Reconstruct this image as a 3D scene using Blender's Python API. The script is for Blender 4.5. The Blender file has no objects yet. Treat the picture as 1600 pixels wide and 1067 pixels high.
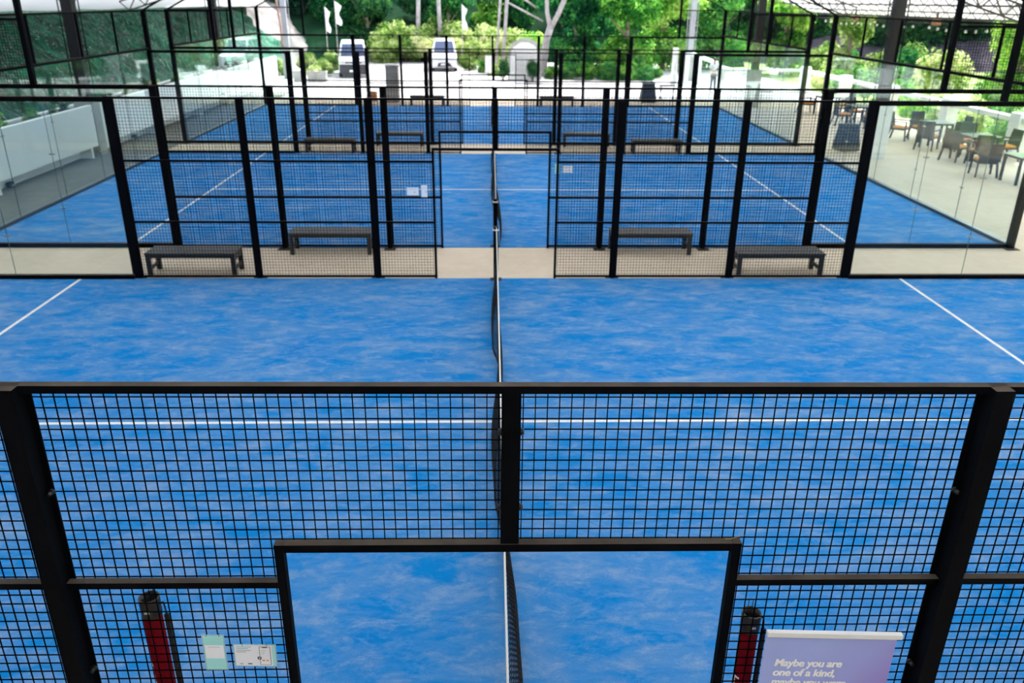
import bpy, math, random
import numpy as np
from mathutils import Vector, Matrix
C = bpy.context.scene.collection
SC = bpy.context.scene
PI = math.pi

# ------------------------------------------------------------------ camera
YAW, PIT, ROL, FPX = 0.02724, 0.39883, 0.008416, 1267.86
cy_, sy_, cp_, sp_ = math.cos(YAW), math.sin(YAW), math.cos(PIT), math.sin(PIT)
fwd = Vector((sy_*cp_, cy_*cp_, -sp_))
rgt = Vector((cy_, -sy_, 0))
dwn = Vector((-sy_*sp_, -cy_*sp_, -cp_))
cr_, sr_ = math.cos(ROL), math.sin(ROL)
R_ = rgt*cr_ - dwn*sr_
D_ = rgt*sr_ + dwn*cr_
cam = bpy.data.cameras.new('camera')
cam.sensor_width = 36.0
cam.lens = FPX/1600*36
cam.clip_end = 400
cam.dof.use_dof = True
cam.dof.focus_distance = 3.7
cam.dof.aperture_fstop = 3.0
cam.dof.aperture_blades = 0
camo = bpy.data.objects.new('camera', cam)
C.objects.link(camo)
U_ = -D_
B_ = -fwd
camo.matrix_world = Matrix(((R_.x, U_.x, B_.x, -0.0698), (R_.y, U_.y, B_.y, -2.9803), (R_.z, U_.z, B_.z, 4.4049), (0, 0, 0, 1)))
SC.camera = camo

# ------------------------------------------------------------------ light
SC.view_settings.view_transform = 'Standard'
SC.view_settings.look = 'None'
SC.view_settings.gamma = 1
SC.view_settings.use_curve_mapping = False
SC.view_settings.exposure = 0.52
w = bpy.data.worlds.new('world')
SC.world = w
w.use_nodes = True
wn = w.node_tree.nodes
bg = wn['Background']
sky = wn.new('ShaderNodeTexSky')
sky.sky_type = 'NISHITA'
sky.sun_disc = False
sky.sun_elevation = math.radians(52)
sky.sun_rotation = math.radians(30)
sky.air_density = 1.0
sky.dust_density = 3.0
sky.ozone_density = 1.0
hs = wn.new('ShaderNodeHueSaturation')
hs.inputs['Saturation'].default_value = 0.45
w.node_tree.links.new(sky.outputs[0], hs.inputs['Color'])
w.node_tree.links.new(hs.outputs[0], bg.inputs['Color'])
bg.inputs['Strength'].default_value = 0.62
sun = bpy.data.lights.new('sun', 'SUN')
sun.energy = 7.5
sun.angle = math.radians(2)
sun.color = (1.0, 0.975, 0.94)
suno = bpy.data.objects.new('sun', sun)
C.objects.link(suno)
sd = Vector((0.45, 0.75, 1.12)).normalized()      # towards the sun: beyond the car park, to the right
suno.rotation_euler = sd.to_track_quat('Z', 'Y').to_euler()
suno.location = (20, 40, 30)

# ------------------------------------------------------------------ helpers
def tag(o, label=None, cat=None, group=None, kind=None):
    if label: o['label'] = label
    if cat: o['category'] = cat
    if group: o['group'] = group
    if kind: o['kind'] = kind
    return o

def empty(name, loc=(0, 0, 0), rz=0.0):
    o = bpy.data.objects.new(name, None)
    C.objects.link(o)
    o.location = loc
    o.rotation_euler = (0, 0, rz)
    o.empty_display_size = 0.2
    return o

class MB:
    def __init__(s): s.v = []; s.f = []; s.sm = []
    def add(s, vs, fs, smooth=False):
        n = len(s.v)
        s.v += [tuple(v) for v in vs]
        s.f += [tuple(i+n for i in f) for f in fs]
        s.sm += [smooth]*len(fs)
        return s
    def box(s, x0, x1, y0, y1, z0, z1):
        vs = [(x0,y0,z0),(x1,y0,z0),(x1,y1,z0),(x0,y1,z0),(x0,y0,z1),(x1,y0,z1),(x1,y1,z1),(x0,y1,z1)]
        return s.add(vs, [(0,3,2,1),(4,5,6,7),(0,1,5,4),(1,2,6,5),(2,3,7,6),(3,0,4,7)])
    def taper(s, cx, cy, z0, z1, a0, b0, a1, b1, dx=0, dy=0):
        vs = [(cx-a0,cy-b0,z0),(cx+a0,cy-b0,z0),(cx+a0,cy+b0,z0),(cx-a0,cy+b0,z0),
              (cx+dx-a1,cy+dy-b1,z1),(cx+dx+a1,cy+dy-b1,z1),(cx+dx+a1,cy+dy+b1,z1),(cx+dx-a1,cy+dy+b1,z1)]
        return s.add(vs, [(0,3,2,1),(4,5,6,7),(0,1,5,4),(1,2,6,5),(2,3,7,6),(3,0,4,7)])
    def tube(s, pts, r, n=8, caps=True, smooth=True):
        pts = [Vector(p) for p in pts]
        rr = r if isinstance(r, (list, tuple)) else [r]*len(pts)
        vs = []; fs = []
        ref = None
        for i, p in enumerate(pts):
            t = (pts[min(i+1, len(pts)-1)] - pts[max(i-1, 0)]).normalized()
            if ref is None:
                ref = Vector((0,0,1)) if abs(t.z) < 0.9 else Vector((1,0,0))
            a = t.cross(ref).normalized(); b = t.cross(a).normalized()
            ref = -b if False else ref
            for k in range(n):
                q = 2*PI*(k+0.5)/n
                vs.append(p + a*math.cos(q)*rr[i] + b*math.sin(q)*rr[i])
        for i in range(len(pts)-1):
            for k in range(n):
                fs.append((i*n+k, i*n+(k+1) % n, (i+1)*n+(k+1) % n, (i+1)*n+k))
        if caps:
            fs.append(tuple(range(n-1, -1, -1))); fs.append(tuple((len(pts)-1)*n+k for k in range(n)))
        return s.add(vs, fs, smooth and n > 4)
    def bar(s, p0, p1, w=0.04, h=None, up=(0, 0, 1)):
        h = h or w
        p0 = Vector(p0); p1 = Vector(p1)
        t = (p1-p0).normalized(); up = Vector(up)
        if abs(t.dot(up)) > 0.98: up = Vector((0, 1, 0))
        a = t.cross(up).normalized()*w/2; b = a.cross(t).normalized()*h/2
        vs = [p+q for p in (p0, p1) for q in (-a-b, a-b, a+b, -a+b)]
        return s.add(vs, [(0,1,2,3),(7,6,5,4),(0,4,5,1),(1,5,6,2),(2,6,7,3),(3,7,4,0)])
    def ball(s, c, r, n=10, m=6, sc=(1, 1, 1)):
        vs = []; fs = []
        for i in range(m+1):
            th = PI*i/m
            for k in range(n):
                q = 2*PI*k/n
                vs.append((c[0]+r*sc[0]*math.sin(th)*math.cos(q), c[1]+r*sc[1]*math.sin(th)*math.sin(q), c[2]+r*sc[2]*math.cos(th)))
        for i in range(m):
            for k in range(n):
                fs.append((i*n+k, (i+1)*n+k, (i+1)*n+(k+1) % n, i*n+(k+1) % n))
        return s.add(vs, fs, True)
    def poly(s, pts, d):
        """prism of polygon pts (3D, planar) extruded by vector d"""
        n = len(pts); d = Vector(d)
        vs = [Vector(p) for p in pts] + [Vector(p)+d for p in pts]
        fs = [tuple(range(n-1, -1, -1)), tuple(range(n, 2*n))] + [(i, (i+1) % n, n+(i+1) % n, n+i) for i in range(n)]
        return s.add(vs, fs)
    def build(s, name, mat, parent=None, bevel=0, loc=None, label=None):
        me = bpy.data.meshes.new(name)
        me.from_pydata(s.v, [], s.f)
        me.polygons.foreach_set('use_smooth', s.sm)
        me.materials.append(mat)
        me.update()
        o = bpy.data.objects.new(name, me)
        C.objects.link(o)
        if parent: o.parent = parent
        if loc: o.location = loc
        if bevel:
            m = o.modifiers.new('bevel', 'BEVEL'); m.width = bevel; m.segments = 2; m.limit_method = 'ANGLE'
        if label: o['label'] = label
        return o

def obj_from(me, name, parent=None, loc=None):
    o = bpy.data.objects.new(name, me); C.objects.link(o)
    if parent: o.parent = parent
    if loc: o.location = loc
    return o

def copy_tree(o, parent=None):
    c = o.copy(); C.objects.link(c)
    if parent: c.parent = parent
    for ch in list(o.children): copy_tree(ch, c)
    return c

# ------------------------------------------------------------------ materials
def mat(name, col=(0.5, 0.5, 0.5), rough=0.6, metal=0.0, spec=0.5, **kw):
    m = bpy.data.materials.new(name); m.use_nodes = True
    b = m.node_tree.nodes['Principled BSDF']
    b.inputs['Base Color'].default_value = (*col, 1)
    b.inputs['Roughness'].default_value = rough
    b.inputs['Metallic'].default_value = metal
    b.inputs['Specular IOR Level'].default_value = spec
    for k, v in kw.items(): b.inputs[k].default_value = v
    return m
def nd(m, t, **kw):
    n = m.node_tree.nodes.new(t)
    for k, v in kw.items(): setattr(n, k, v)
    return n
def lk(m, a, b): m.node_tree.links.new(a, b)
def noise(m, scale, detail=4, rough=0.55, stretch=None, dist=0.0, rot=None, coord='Object'):
    tc = nd(m, 'ShaderNodeTexCoord')
    n = nd(m, 'ShaderNodeTexNoise')
    n.inputs['Scale'].default_value = scale; n.inputs['Detail'].default_value = detail
    n.inputs['Roughness'].default_value = rough; n.inputs['Distortion'].default_value = dist
    if stretch or rot:
        mp = nd(m, 'ShaderNodeMapping')
        if stretch: mp.inputs['Scale'].default_value = stretch
        if rot: mp.inputs['Rotation'].default_value = rot
        lk(m, tc.outputs[coord], mp.inputs[0]); lk(m, mp.outputs[0], n.inputs['Vector'])
    else:
        lk(m, tc.outputs[coord], n.inputs['Vector'])
    return n.outputs['Fac']
def ramp(m, fac, stops):
    r = nd(m, 'ShaderNodeValToRGB')
    e = r.color_ramp.elements
    while len(e) < len(stops): e.new(0.5)
    for i, (p, c) in enumerate(stops):
        e[i].position = p
        e[i].color = (*c, 1) if isinstance(c, tuple) else (c, c, c, 1)
    lk(m, fac, r.inputs[0])
    return r.outputs[0]
def mixc(m, fac, a, b, mode='MIX'):
    x = nd(m, 'ShaderNodeMix', data_type='RGBA', blend_type=mode)
    for s_, v in ((0, fac), (6, a), (7, b)):
        if hasattr(v, 'links') or isinstance(v, bpy.types.NodeSocket): lk(m, v, x.inputs[s_])
        else: x.inputs[s_].default_value = v if s_ == 0 else (*v, 1)
    return x.outputs[2]
def math_(m, op, a, b=0.0):
    x = nd(m, 'ShaderNodeMath', operation=op)
    for i, v in enumerate((a, b)):
        if isinstance(v, bpy.types.NodeSocket): lk(m, v, x.inputs[i])
        else: x.inputs[i].default_value = v
    return x.outputs[0]
def bs(m): return m.node_tree.nodes['Principled BSDF']
def noisy(name, a, b, scale, rough=0.7, lo=0.35, hi=0.65, bump=0, **kw):
    m = mat(name, a, rough, **kw)
    f = noise(m, scale, 6)
    lk(m, ramp(m, f, [(lo, a), (hi, b)]), bs(m).inputs['Base Color'])
    if bump:
        bn = nd(m, 'ShaderNodeBump'); bn.inputs['Strength'].default_value = bump
        lk(m, f, bn.inputs['Height']); lk(m, bn.outputs[0], bs(m).inputs['Normal'])
    return m
M = {}
# black powder coated steel, lighter and browner on surfaces that look up
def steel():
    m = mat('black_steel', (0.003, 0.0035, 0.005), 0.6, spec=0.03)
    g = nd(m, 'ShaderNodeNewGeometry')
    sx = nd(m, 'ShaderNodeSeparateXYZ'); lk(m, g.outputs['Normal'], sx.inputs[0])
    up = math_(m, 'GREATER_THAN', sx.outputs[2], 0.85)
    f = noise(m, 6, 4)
    up_tone = math_(m, 'MULTIPLY', up, ramp(m, f, [(0.3, 0.55), (0.7, 1.0)]))
    lk(m, mixc(m, up_tone, (0.003, 0.0035, 0.005), (0.095, 0.078, 0.062)), bs(m).inputs['Base Color'])
    lk(m, math_(m, 'MULTIPLY_ADD', up_tone, 0.35), bs(m).inputs['Roughness'])
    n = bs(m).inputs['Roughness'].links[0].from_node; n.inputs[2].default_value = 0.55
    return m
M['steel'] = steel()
M['wire'] = mat('black_wire', (0.002, 0.002, 0.003), 0.6, spec=0.03)
M['bolt'] = mat('bolt_steel', (0.03, 0.03, 0.035), 0.3, metal=0.6)
M['net'] = mat('net_cord', (0.006, 0.006, 0.007), 0.7, spec=0.2)
M['netcloth'] = mat('net_hem', (0.012, 0.01, 0.009), 0.8, spec=0.2)
M['band'] = mat('net_band_white', (0.78, 0.77, 0.70), 0.7)
M['line'] = noisy('court_line_paint', (0.80, 0.78, 0.72), (0.68, 0.67, 0.62), 12, 0.85, spec=0.2)
def turf():
    m = mat('blue_turf', (0.01, 0.2, 0.6), 0.95, spec=0.04)
    big = noise(m, 0.55, 5, 0.6, dist=0.6)
    streak = noise(m, 1.5, 7, 0.7, stretch=(0.8, 1.7, 1), dist=0.5, rot=(0, 0, 0.5))
    mid = noise(m, 4.5, 7, 0.75, stretch=(0.7, 1.3, 1), dist=0.4, rot=(0, 0, -0.35))
    fine = noise(m, 90, 3, 0.8)
    a = math_(m, 'MULTIPLY', ramp(m, big, [(0.28, 0.25), (0.68, 1.0)]), ramp(m, streak, [(0.40, 0.0), (0.72, 1.0)]))
    b = math_(m, 'MULTIPLY', ramp(m, mid, [(0.48, 0.0), (0.76, 1.0)]), 0.75)
    s = math_(m, 'ADD', a, b)
    s = math_(m, 'MULTIPLY', s, ramp(m, fine, [(0.3, 0.55), (0.7, 1.1)]))
    s = math_(m, 'MULTIPLY', s, 0.85)
    base = mixc(m, big, (0.0003, 0.155, 0.455), (0.0006, 0.195, 0.51))
    grain = mixc(m, math_(m, 'MULTIPLY', ramp(m, noise(m, 160, 2, 0.8), [(0.35, 0.0), (0.65, 1.0)]), 0.22), base, (0.03, 0.28, 0.57))
    lk(m, mixc(m, s, grain, (0.29, 0.365, 0.48)), bs(m).inputs['Base Color'])
    bn = nd(m, 'ShaderNodeBump'); bn.inputs['Strength'].default_value = 0.25; bn.inputs['Distance'].default_value = 0.01
    lk(m, fine, bn.inputs['Height']); lk(m, bn.outputs[0], bs(m).inputs['Normal'])
    return m
M['turf'] = turf()
def concrete(name, a, b, c):
    m = mat(name, a, 0.7, spec=0.35)
    f = noise(m, 0.7, 8, 0.65, dist=0.8)
    g = noise(m, 5, 6, 0.7)
    x = mixc(m, ramp(m, f, [(0.35, 0.0), (0.65, 1.0)]), a, b)
    lk(m, mixc(m, math_(m, 'MULTIPLY', ramp(m, g, [(0.45, 0.0), (0.75, 1.0)]), 0.5), x, c), bs(m).inputs['Base Color'])
    return m
M['concrete'] = concrete('beige_concrete_floor', (0.64, 0.53, 0.39), (0.55, 0.455, 0.33), (0.69, 0.585, 0.45))
M['darkconc'] = concrete('grey_concrete_strip', (0.20, 0.195, 0.165), (0.14, 0.135, 0.115), (0.26, 0.25, 0.215))
M['paving'] = concrete('pale_paving', (0.62, 0.60, 0.60), (0.55, 0.53, 0.54), (0.68, 0.66, 0.64))
M['white'] = noisy('white_paint', (0.80, 0.80, 0.78), (0.74, 0.75, 0.74), 2.5, 0.6)
M['wallwhite'] = noisy('white_wall_paint', (0.90, 0.91, 0.90), (0.85, 0.87, 0.86), 1.2, 0.7)
M['greyconc'] = noisy('grey_pillar_concrete', (0.42, 0.42, 0.40), (0.33, 0.33, 0.32), 3, 0.8)
M['bench'] = noisy('bench_dark_grey', (0.028, 0.028, 0.028), (0.045, 0.043, 0.04), 8, 0.5, spec=0.4)
M['curb'] = mat('dark_steel_curb', (0.10, 0.11, 0.12), 0.28, metal=0.7)
def glass(name, tint=(0.955, 0.985, 0.978), hz=0.002):
    m = bpy.data.materials.new(name); m.use_nodes = True
    t = m.node_tree; t.nodes.clear()
    out = t.nodes.new('ShaderNodeOutputMaterial')
    tr = t.nodes.new('ShaderNodeBsdfTransparent'); tr.inputs[0].default_value = (*tint, 1)
    gl = t.nodes.new('ShaderNodeBsdfGlossy'); gl.inputs['Roughness'].default_value = 0.015
    gl.inputs[0].default_value = (0.95, 1.0, 0.99, 1)
    ge = t.nodes.new('ShaderNodeNewGeometry')          # Schlick reflectance, the same from both faces of the pane
    dt = t.nodes.new('ShaderNodeVectorMath'); dt.operation = 'DOT_PRODUCT'
    t.links.new(ge.outputs['Normal'], dt.inputs[0]); t.links.new(ge.outputs['Incoming'], dt.inputs[1])
    def mm(op, a, b=0.0, c=0.0):
        n = t.nodes.new('ShaderNodeMath'); n.operation = op
        for i, v in enumerate((a, b, c)):
            if isinstance(v, bpy.types.NodeSocket): t.links.new(v, n.inputs[i])
            else: n.inputs[i].default_value = v
        return n.outputs[0]
    cosv = mm('ABSOLUTE', dt.outputs['Value'])
    refl = mm('MULTIPLY_ADD', mm('POWER', mm('SUBTRACT', 1.0, cosv), 5.0), 0.80, 0.016)
    mx = t.nodes.new('ShaderNodeMixShader')
    df = t.nodes.new('ShaderNodeBsdfDiffuse'); df.inputs[0].default_value = (0.75, 0.82, 0.82, 1)
    m2 = t.nodes.new('ShaderNodeMixShader'); m2.inputs[0].default_value = hz
    t.links.new(refl, mx.inputs[0]); t.links.new(tr.outputs[0], mx.inputs[1]); t.links.new(gl.outputs[0], mx.inputs[2])
    t.links.new(mx.outputs[0], m2.inputs[1]); t.links.new(df.outputs[0], m2.inputs[2]); t.links.new(m2.outputs[0], out.inputs[0])
    return m
M['glass'] = glass('court_glass')
M['seam'] = mat('glass_edge', (0.05, 0.10, 0.10), 0.3)
M['clip'] = mat('steel_clip', (0.35, 0.36, 0.36), 0.35, metal=0.8)
def roofm():
    m = bpy.data.materials.new('white_roof_fabric'); m.use_nodes = True
    t = m.node_tree; t.nodes.clear()
    out = t.nodes.new('ShaderNodeOutputMaterial')
    d = t.nodes.new('ShaderNodeBsdfDiffuse'); d.inputs[0].default_value = (0.85, 0.83, 0.81, 1)
    tl = t.nodes.new('ShaderNodeBsdfTranslucent'); tl.inputs[0].default_value = (0.775, 0.785, 0.80, 1)
    mx = t.nodes.new('ShaderNodeMixShader'); mx.inputs[0].default_value = 0.48
    t.links.new(d.outputs[0], mx.inputs[1]); t.links.new(tl.outputs[0], mx.inputs[2]); t.links.new(mx.outputs[0], out.inputs[0])
    return m
M['roof'] = roofm()
M['backwall'] = mat('added_dark_wall', (0.20, 0.20, 0.21), 0.8)  # for the added wall behind the camera
M['truss'] = mat('truss_paint', (0.055, 0.05, 0.05), 0.6, spec=0.2)
M['palesteel'] = mat('pale_steel_paint', (0.30, 0.31, 0.34), 0.5)
M['column'] = mat('column_paint', (0.012, 0.012, 0.016), 0.5, spec=0.3)
def leafm(name, a, b, c):
    m = bpy.data.materials.new(name); m.use_nodes = True
    t = m.node_tree; t.nodes.clear()
    out = t.nodes.new('ShaderNodeOutputMaterial')
    f = noise(m, 2.4, 4, 0.7)
    g = noise(m, 11.0, 2, 0.7)
    oi = nd(m, 'ShaderNodeObjectInfo')
    x = math_(m, 'ADD', math_(m, 'MULTIPLY', f, 0.6), math_(m, 'MULTIPLY', g, 0.4))
    x = math_(m, 'ADD', x, math_(m, 'MULTIPLY', math_(m, 'SUBTRACT', oi.outputs['Random'], 0.5), 0.12))
    col = ramp(m, x, [(0.41, a), (0.5, b), (0.59, c)])
    d = t.nodes.new('ShaderNodeBsdfDiffuse'); tl = t.nodes.new('ShaderNodeBsdfTranslucent')
    t.links.new(col, d.inputs[0]); t.links.new(col, tl.inputs[0])
    mx = t.nodes.new('ShaderNodeMixShader'); mx.inputs[0].default_value = 0.45
    t.links.new(d.outputs[0], mx.inputs[1]); t.links.new(tl.outputs[0], mx.inputs[2]); t.links.new(mx.outputs[0], out.inputs[0])
    return m
M['leaf_bright'] = leafm('leaf_bright', (0.015, 0.11, 0.02), (0.13, 0.42, 0.05), (0.60, 0.82, 0.20))
M['leaf_green'] = leafm('leaf_green', (0.008, 0.06, 0.03), (0.04, 0.26, 0.06), (0.28, 0.58, 0.13))
M['leaf_dark'] = leafm('leaf_dark', (0.008, 0.04, 0.025), (0.02, 0.10, 0.045), (0.07, 0.22, 0.06))
M['leaf_yellow'] = leafm('leaf_yellow', (0.06, 0.17, 0.03), (0.34, 0.50, 0.12), (0.92, 0.90, 0.55))
M['bark'] = noisy('bark', (0.16, 0.12, 0.09), (0.28, 0.23, 0.19), 5, 0.9)
M['palebark'] = noisy('pale_bark', (0.26, 0.235, 0.235), (0.40, 0.37, 0.37), 4, 0.9)
M['hill'] = noisy('hillside_undergrowth', (0.004, 0.018, 0.011), (0.014, 0.050, 0.020), 0.5, 0.95, bump=0.6, spec=0.02)
M['purple'] = noisy('bare_hill_soil', (0.05, 0.045, 0.058), (0.11, 0.095, 0.115), 0.6, 0.95, spec=0.05)
M['grass'] = noisy('roadside_grass', (0.16, 0.28, 0.06), (0.50, 0.58, 0.22), 1.2, 0.95)
M['rock'] = noisy('dark_rock', (0.06, 0.055, 0.065), (0.17, 0.16, 0.18), 0.8, 0.9, bump=0.5)
M['shot'] = noisy('sprayed_concrete', (0.13, 0.12, 0.115), (0.27, 0.25, 0.24), 0.9, 0.9, bump=0.4)
M['shotdark'] = noisy('stained_concrete', (0.07, 0.07, 0.08), (0.14, 0.14, 0.155), 1.0, 0.9, bump=0.4)
def tarp():
    m = mat('green_sheet', (0.0, 0.16, 0.08), 0.5, spec=0.15)
    f = noise(m, 1.5, 8, 0.72, stretch=(0.5, 2.2, 0.5), dist=1.0, rot=(0.6, 0.2, 0.3))
    g = noise(m, 3.4, 7, 0.75, stretch=(0.5, 1.6, 0.5), dist=1.8, rot=(0.7, 0.1, 0.3))
    k = noise(m, 8.0, 5, 0.7, stretch=(0.5, 1.8, 0.5), dist=1.5, rot=(0.7, 0.1, 0.3))
    col = ramp(m, f, [(0.36, (0.001, 0.035, 0.02)), (0.5, (0.001, 0.13, 0.065)), (0.66, (0.012, 0.33, 0.17))])
    col = mixc(m, ramp(m, g, [(0.535, 0.0), (0.575, 1.0)]), col, (0.045, 0.05, 0.042))
    col = mixc(m, ramp(m, k, [(0.585, 0.0), (0.63, 1.0)]), col, (0.62, 0.68, 0.64))  # small white glints of light painted into the sheet colour
    lk(m, col, bs(m).inputs['Base Color'])
    bn = nd(m, 'ShaderNodeBump'); bn.inputs['Strength'].default_value = 0.9; bn.inputs['Distance'].default_value = 0.25
    lk(m, math_(m, 'ADD', f, math_(m, 'MULTIPLY', g, 0.5)), bn.inputs['Height']); lk(m, bn.outputs[0], bs(m).inputs['Normal'])
    return m
M['tarp'] = tarp()
M['red'] = noisy('red_tube_fabric', (0.13, 0.002, 0.006), (0.18, 0.003, 0.009), 20, 0.6, spec=0.05)
M['blackplastic'] = mat('black_plastic', (0.008, 0.008, 0.009), 0.4)
M['strap'] = mat('black_strap', (0.006, 0.006, 0.007), 0.8)
M['print_white'] = mat('white_print', (0.93, 0.93, 0.95), 0.6)
M['card_edge'] = mat('laminate', (0.35, 0.58, 0.68), 0.25)
M['card_teal'] = mat('teal_card', (0.36, 0.80, 0.80), 0.4)
M['card_white'] = mat('white_card', (0.86, 0.90, 0.98), 0.4)
M['card_ink'] = mat('card_ink', (0.06, 0.07, 0.09), 0.6)
M['card_cyan'] = mat('card_cyan_print', (0.20, 0.55, 0.65), 0.6)
M['card_grey'] = mat('card_grey_print', (0.42, 0.44, 0.47), 0.6)
M['card_orange'] = mat('card_orange_print', (0.75, 0.30, 0.08), 0.6)
def bannerm():
    m = mat('lavender_banner', (0.3, 0.3, 0.6), 0.55)
    tc = nd(m, 'ShaderNodeTexCoord'); sx = nd(m, 'ShaderNodeSeparateXYZ'); lk(m, tc.outputs['Object'], sx.inputs[0])
    t = math_(m, 'ADD', math_(m, 'MULTIPLY', sx.outputs[0], 1.6), math_(m, 'MULTIPLY', sx.outputs[2], -1.1))
    t = math_(m, 'ADD', t, 1.95)
    col = ramp(m, t, [(0.0, (0.36, 0.44, 0.86)), (0.45, (0.34, 0.37, 0.80)), (0.8, (0.30, 0.23, 0.62)), (1.0, (0.33, 0.32, 0.74))])
    lk(m, col, bs(m).inputs['Base Color'])
    return m
M['banner'] = bannerm()
M['rattan'] = mat('dark_rattan', (0.006, 0.010, 0.018), 0.6, spec=0.15)
M['orange'] = mat('orange_cushion', (0.70, 0.26, 0.03), 0.85)
M['tableglass'] = mat('grey_tabletop', (0.30, 0.33, 0.35), 0.12)
M['navy'] = noisy('dark_navy_cover', (0.012, 0.018, 0.032), (0.02, 0.03, 0.05), 3, 0.7)
M['carwhite'] = mat('white_car_paint', (0.80, 0.80, 0.82), 0.25, spec=0.6)
M['carglass'] = mat('car_window', (0.03, 0.05, 0.12), 0.08, spec=0.8)
M['cardark'] = mat('car_dark_plastic', (0.04, 0.04, 0.05), 0.5)
M['lamp'] = mat('headlamp', (0.6, 0.62, 0.66), 0.15, spec=0.8)
M['tyre'] = mat('tyre_rubber', (0.012, 0.012, 0.013), 0.8)
M['flag'] = mat('white_flag_cloth', (0.80, 0.80, 0.84), 0.8)
M['skin'] = mat('skin', (0.45, 0.26, 0.18), 0.6)
M['hair'] = mat('dark_hair', (0.012, 0.01, 0.01), 0.6)
M['shirt'] = mat('white_shirt', (0.70, 0.70, 0.74), 0.85)
M['trousers'] = mat('grey_trousers', (0.10, 0.12, 0.16), 0.85)
M['shoe'] = mat('pale_shoe', (0.55, 0.60, 0.64), 0.6)
M['phone'] = mat('black_phone', (0.01, 0.01, 0.012), 0.2)
M['card_box'] = noisy('brown_cardboard', (0.42, 0.20, 0.10), (0.50, 0.26, 0.14), 6, 0.8)
M['rust'] = mat('rusty_pipe', (0.45, 0.20, 0.12), 0.6)
M['bulb'] = mat('frosted_bulb', (0.85, 0.85, 0.85), 0.3)
M['soil'] = mat('planter_soil', (0.05, 0.04, 0.03), 0.95)
M['twig'] = mat('dry_twig', (0.42, 0.24, 0.08), 0.8)
M['greypanel'] = mat('grey_panel', (0.45, 0.48, 0.52), 0.5)

# ------------------------------------------------------------------ layout
CW = 10.22                        # court width (along y)
GAP = 1.90
YB = [0.0, CW+GAP, 2*(CW+GAP)]    # near edge of each court
H3, H4 = 2.97, 4.06

# ------------------------------------------------------------------ setting
def struct(o, label=None):
    tag(o, label, None, None, 'structure'); return o
b = MB().box(-11.6, 17.2, -9, 37.5, -0.2, 0.0)
struct(b.build('floor', M['concrete']), 'beige concrete floor between and around the courts')
b = MB().box(-13.4, -10.16, -9, 40, -0.19, 0.006)
struct(b.build('floor_strip', M['darkconc']), 'grey concrete walkway between the left glass walls and the white wall')
b = MB().box(-17, 17.2, 37.5, 62, -0.2, -0.004)
struct(b.build('car_park', M['paving']), 'pale sunlit paving of the car park beyond the courts')
b = MB().box(-60, 80, -20, 140, -0.5, -0.21)
b.build('ground', M['grass'])
struct(bpy.data.objects['ground'], 'grassy ground around the building')
b = MB().box(-20, 20, -9.3, -9.0, -0.2, 9.5)  # unseen wall, added to darken reflections on the steel faces
struct(b.build('added_wall_back', M['backwall']), 'added dark wall behind the camera that darkens reflections on the steel')
for i, y0 in enumerate(YB):
    where = ('nearest the camera', 'in the middle', 'farthest from the camera')[i]
    t = MB().box(-10, 10, 0, CW, -0.1, 0.014).build('court_turf', M['turf'], loc=(0, y0, 0))
    struct(t, 'blue artificial turf padel court ' + where)
    lw = 0.025
    MB().box(-6.98, 6.98, CW/2-lw, CW/2+lw, 0.014, 0.0165).build('centre_line', M['line'], t)
    for s in (-1, 1):
        MB().box(s*6.98-lw, s*6.98+lw, 0.02, CW-0.02, 0.014, 0.0165).build('service_line', M['line'], t)

# ------------------------------------------------------------------ mesh fences
WT = 0.0022                      # half wire thickness
def wires(b, x0, x1, z0, z1, hole=None, axis='x', y=0.0, step=0.05, t=WT):
    """woven rectangular wire grid in the xz (or yz) plane; hole=(xa,xb,zt): no wire below zt there"""
    def bx(a0, a1, c0, c1, o):
        if axis == 'x': b.box(a0, a1, y+o-t, y+o+t, c0, c1)
        else: b.box(y+o-t, y+o+t, a0, a1, c0, c1)
    n = int(math.floor(x0/step))+1
    k = n
    while k*step < x1-0.004:
        x = k*step
        zz = z0
        if hole and hole[0] < x < hole[1]: zz = hole[2]
        if zz < z1: bx(x-t, x+t, zz, z1, -t)
        k += 1
    k = int(math.floor(z0/step))+1
    while k*step < z1-0.004:
        z = k*step
        a, c = x0, x1
        if hole and z < hole[2]:
            if hole[0] <= x0: a = max(x0, hole[1])
            if hole[1] >= x1: c = min(x1, hole[0])
        if c > a: bx(a, c, z-t, z+t, t)
        k += 1

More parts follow.
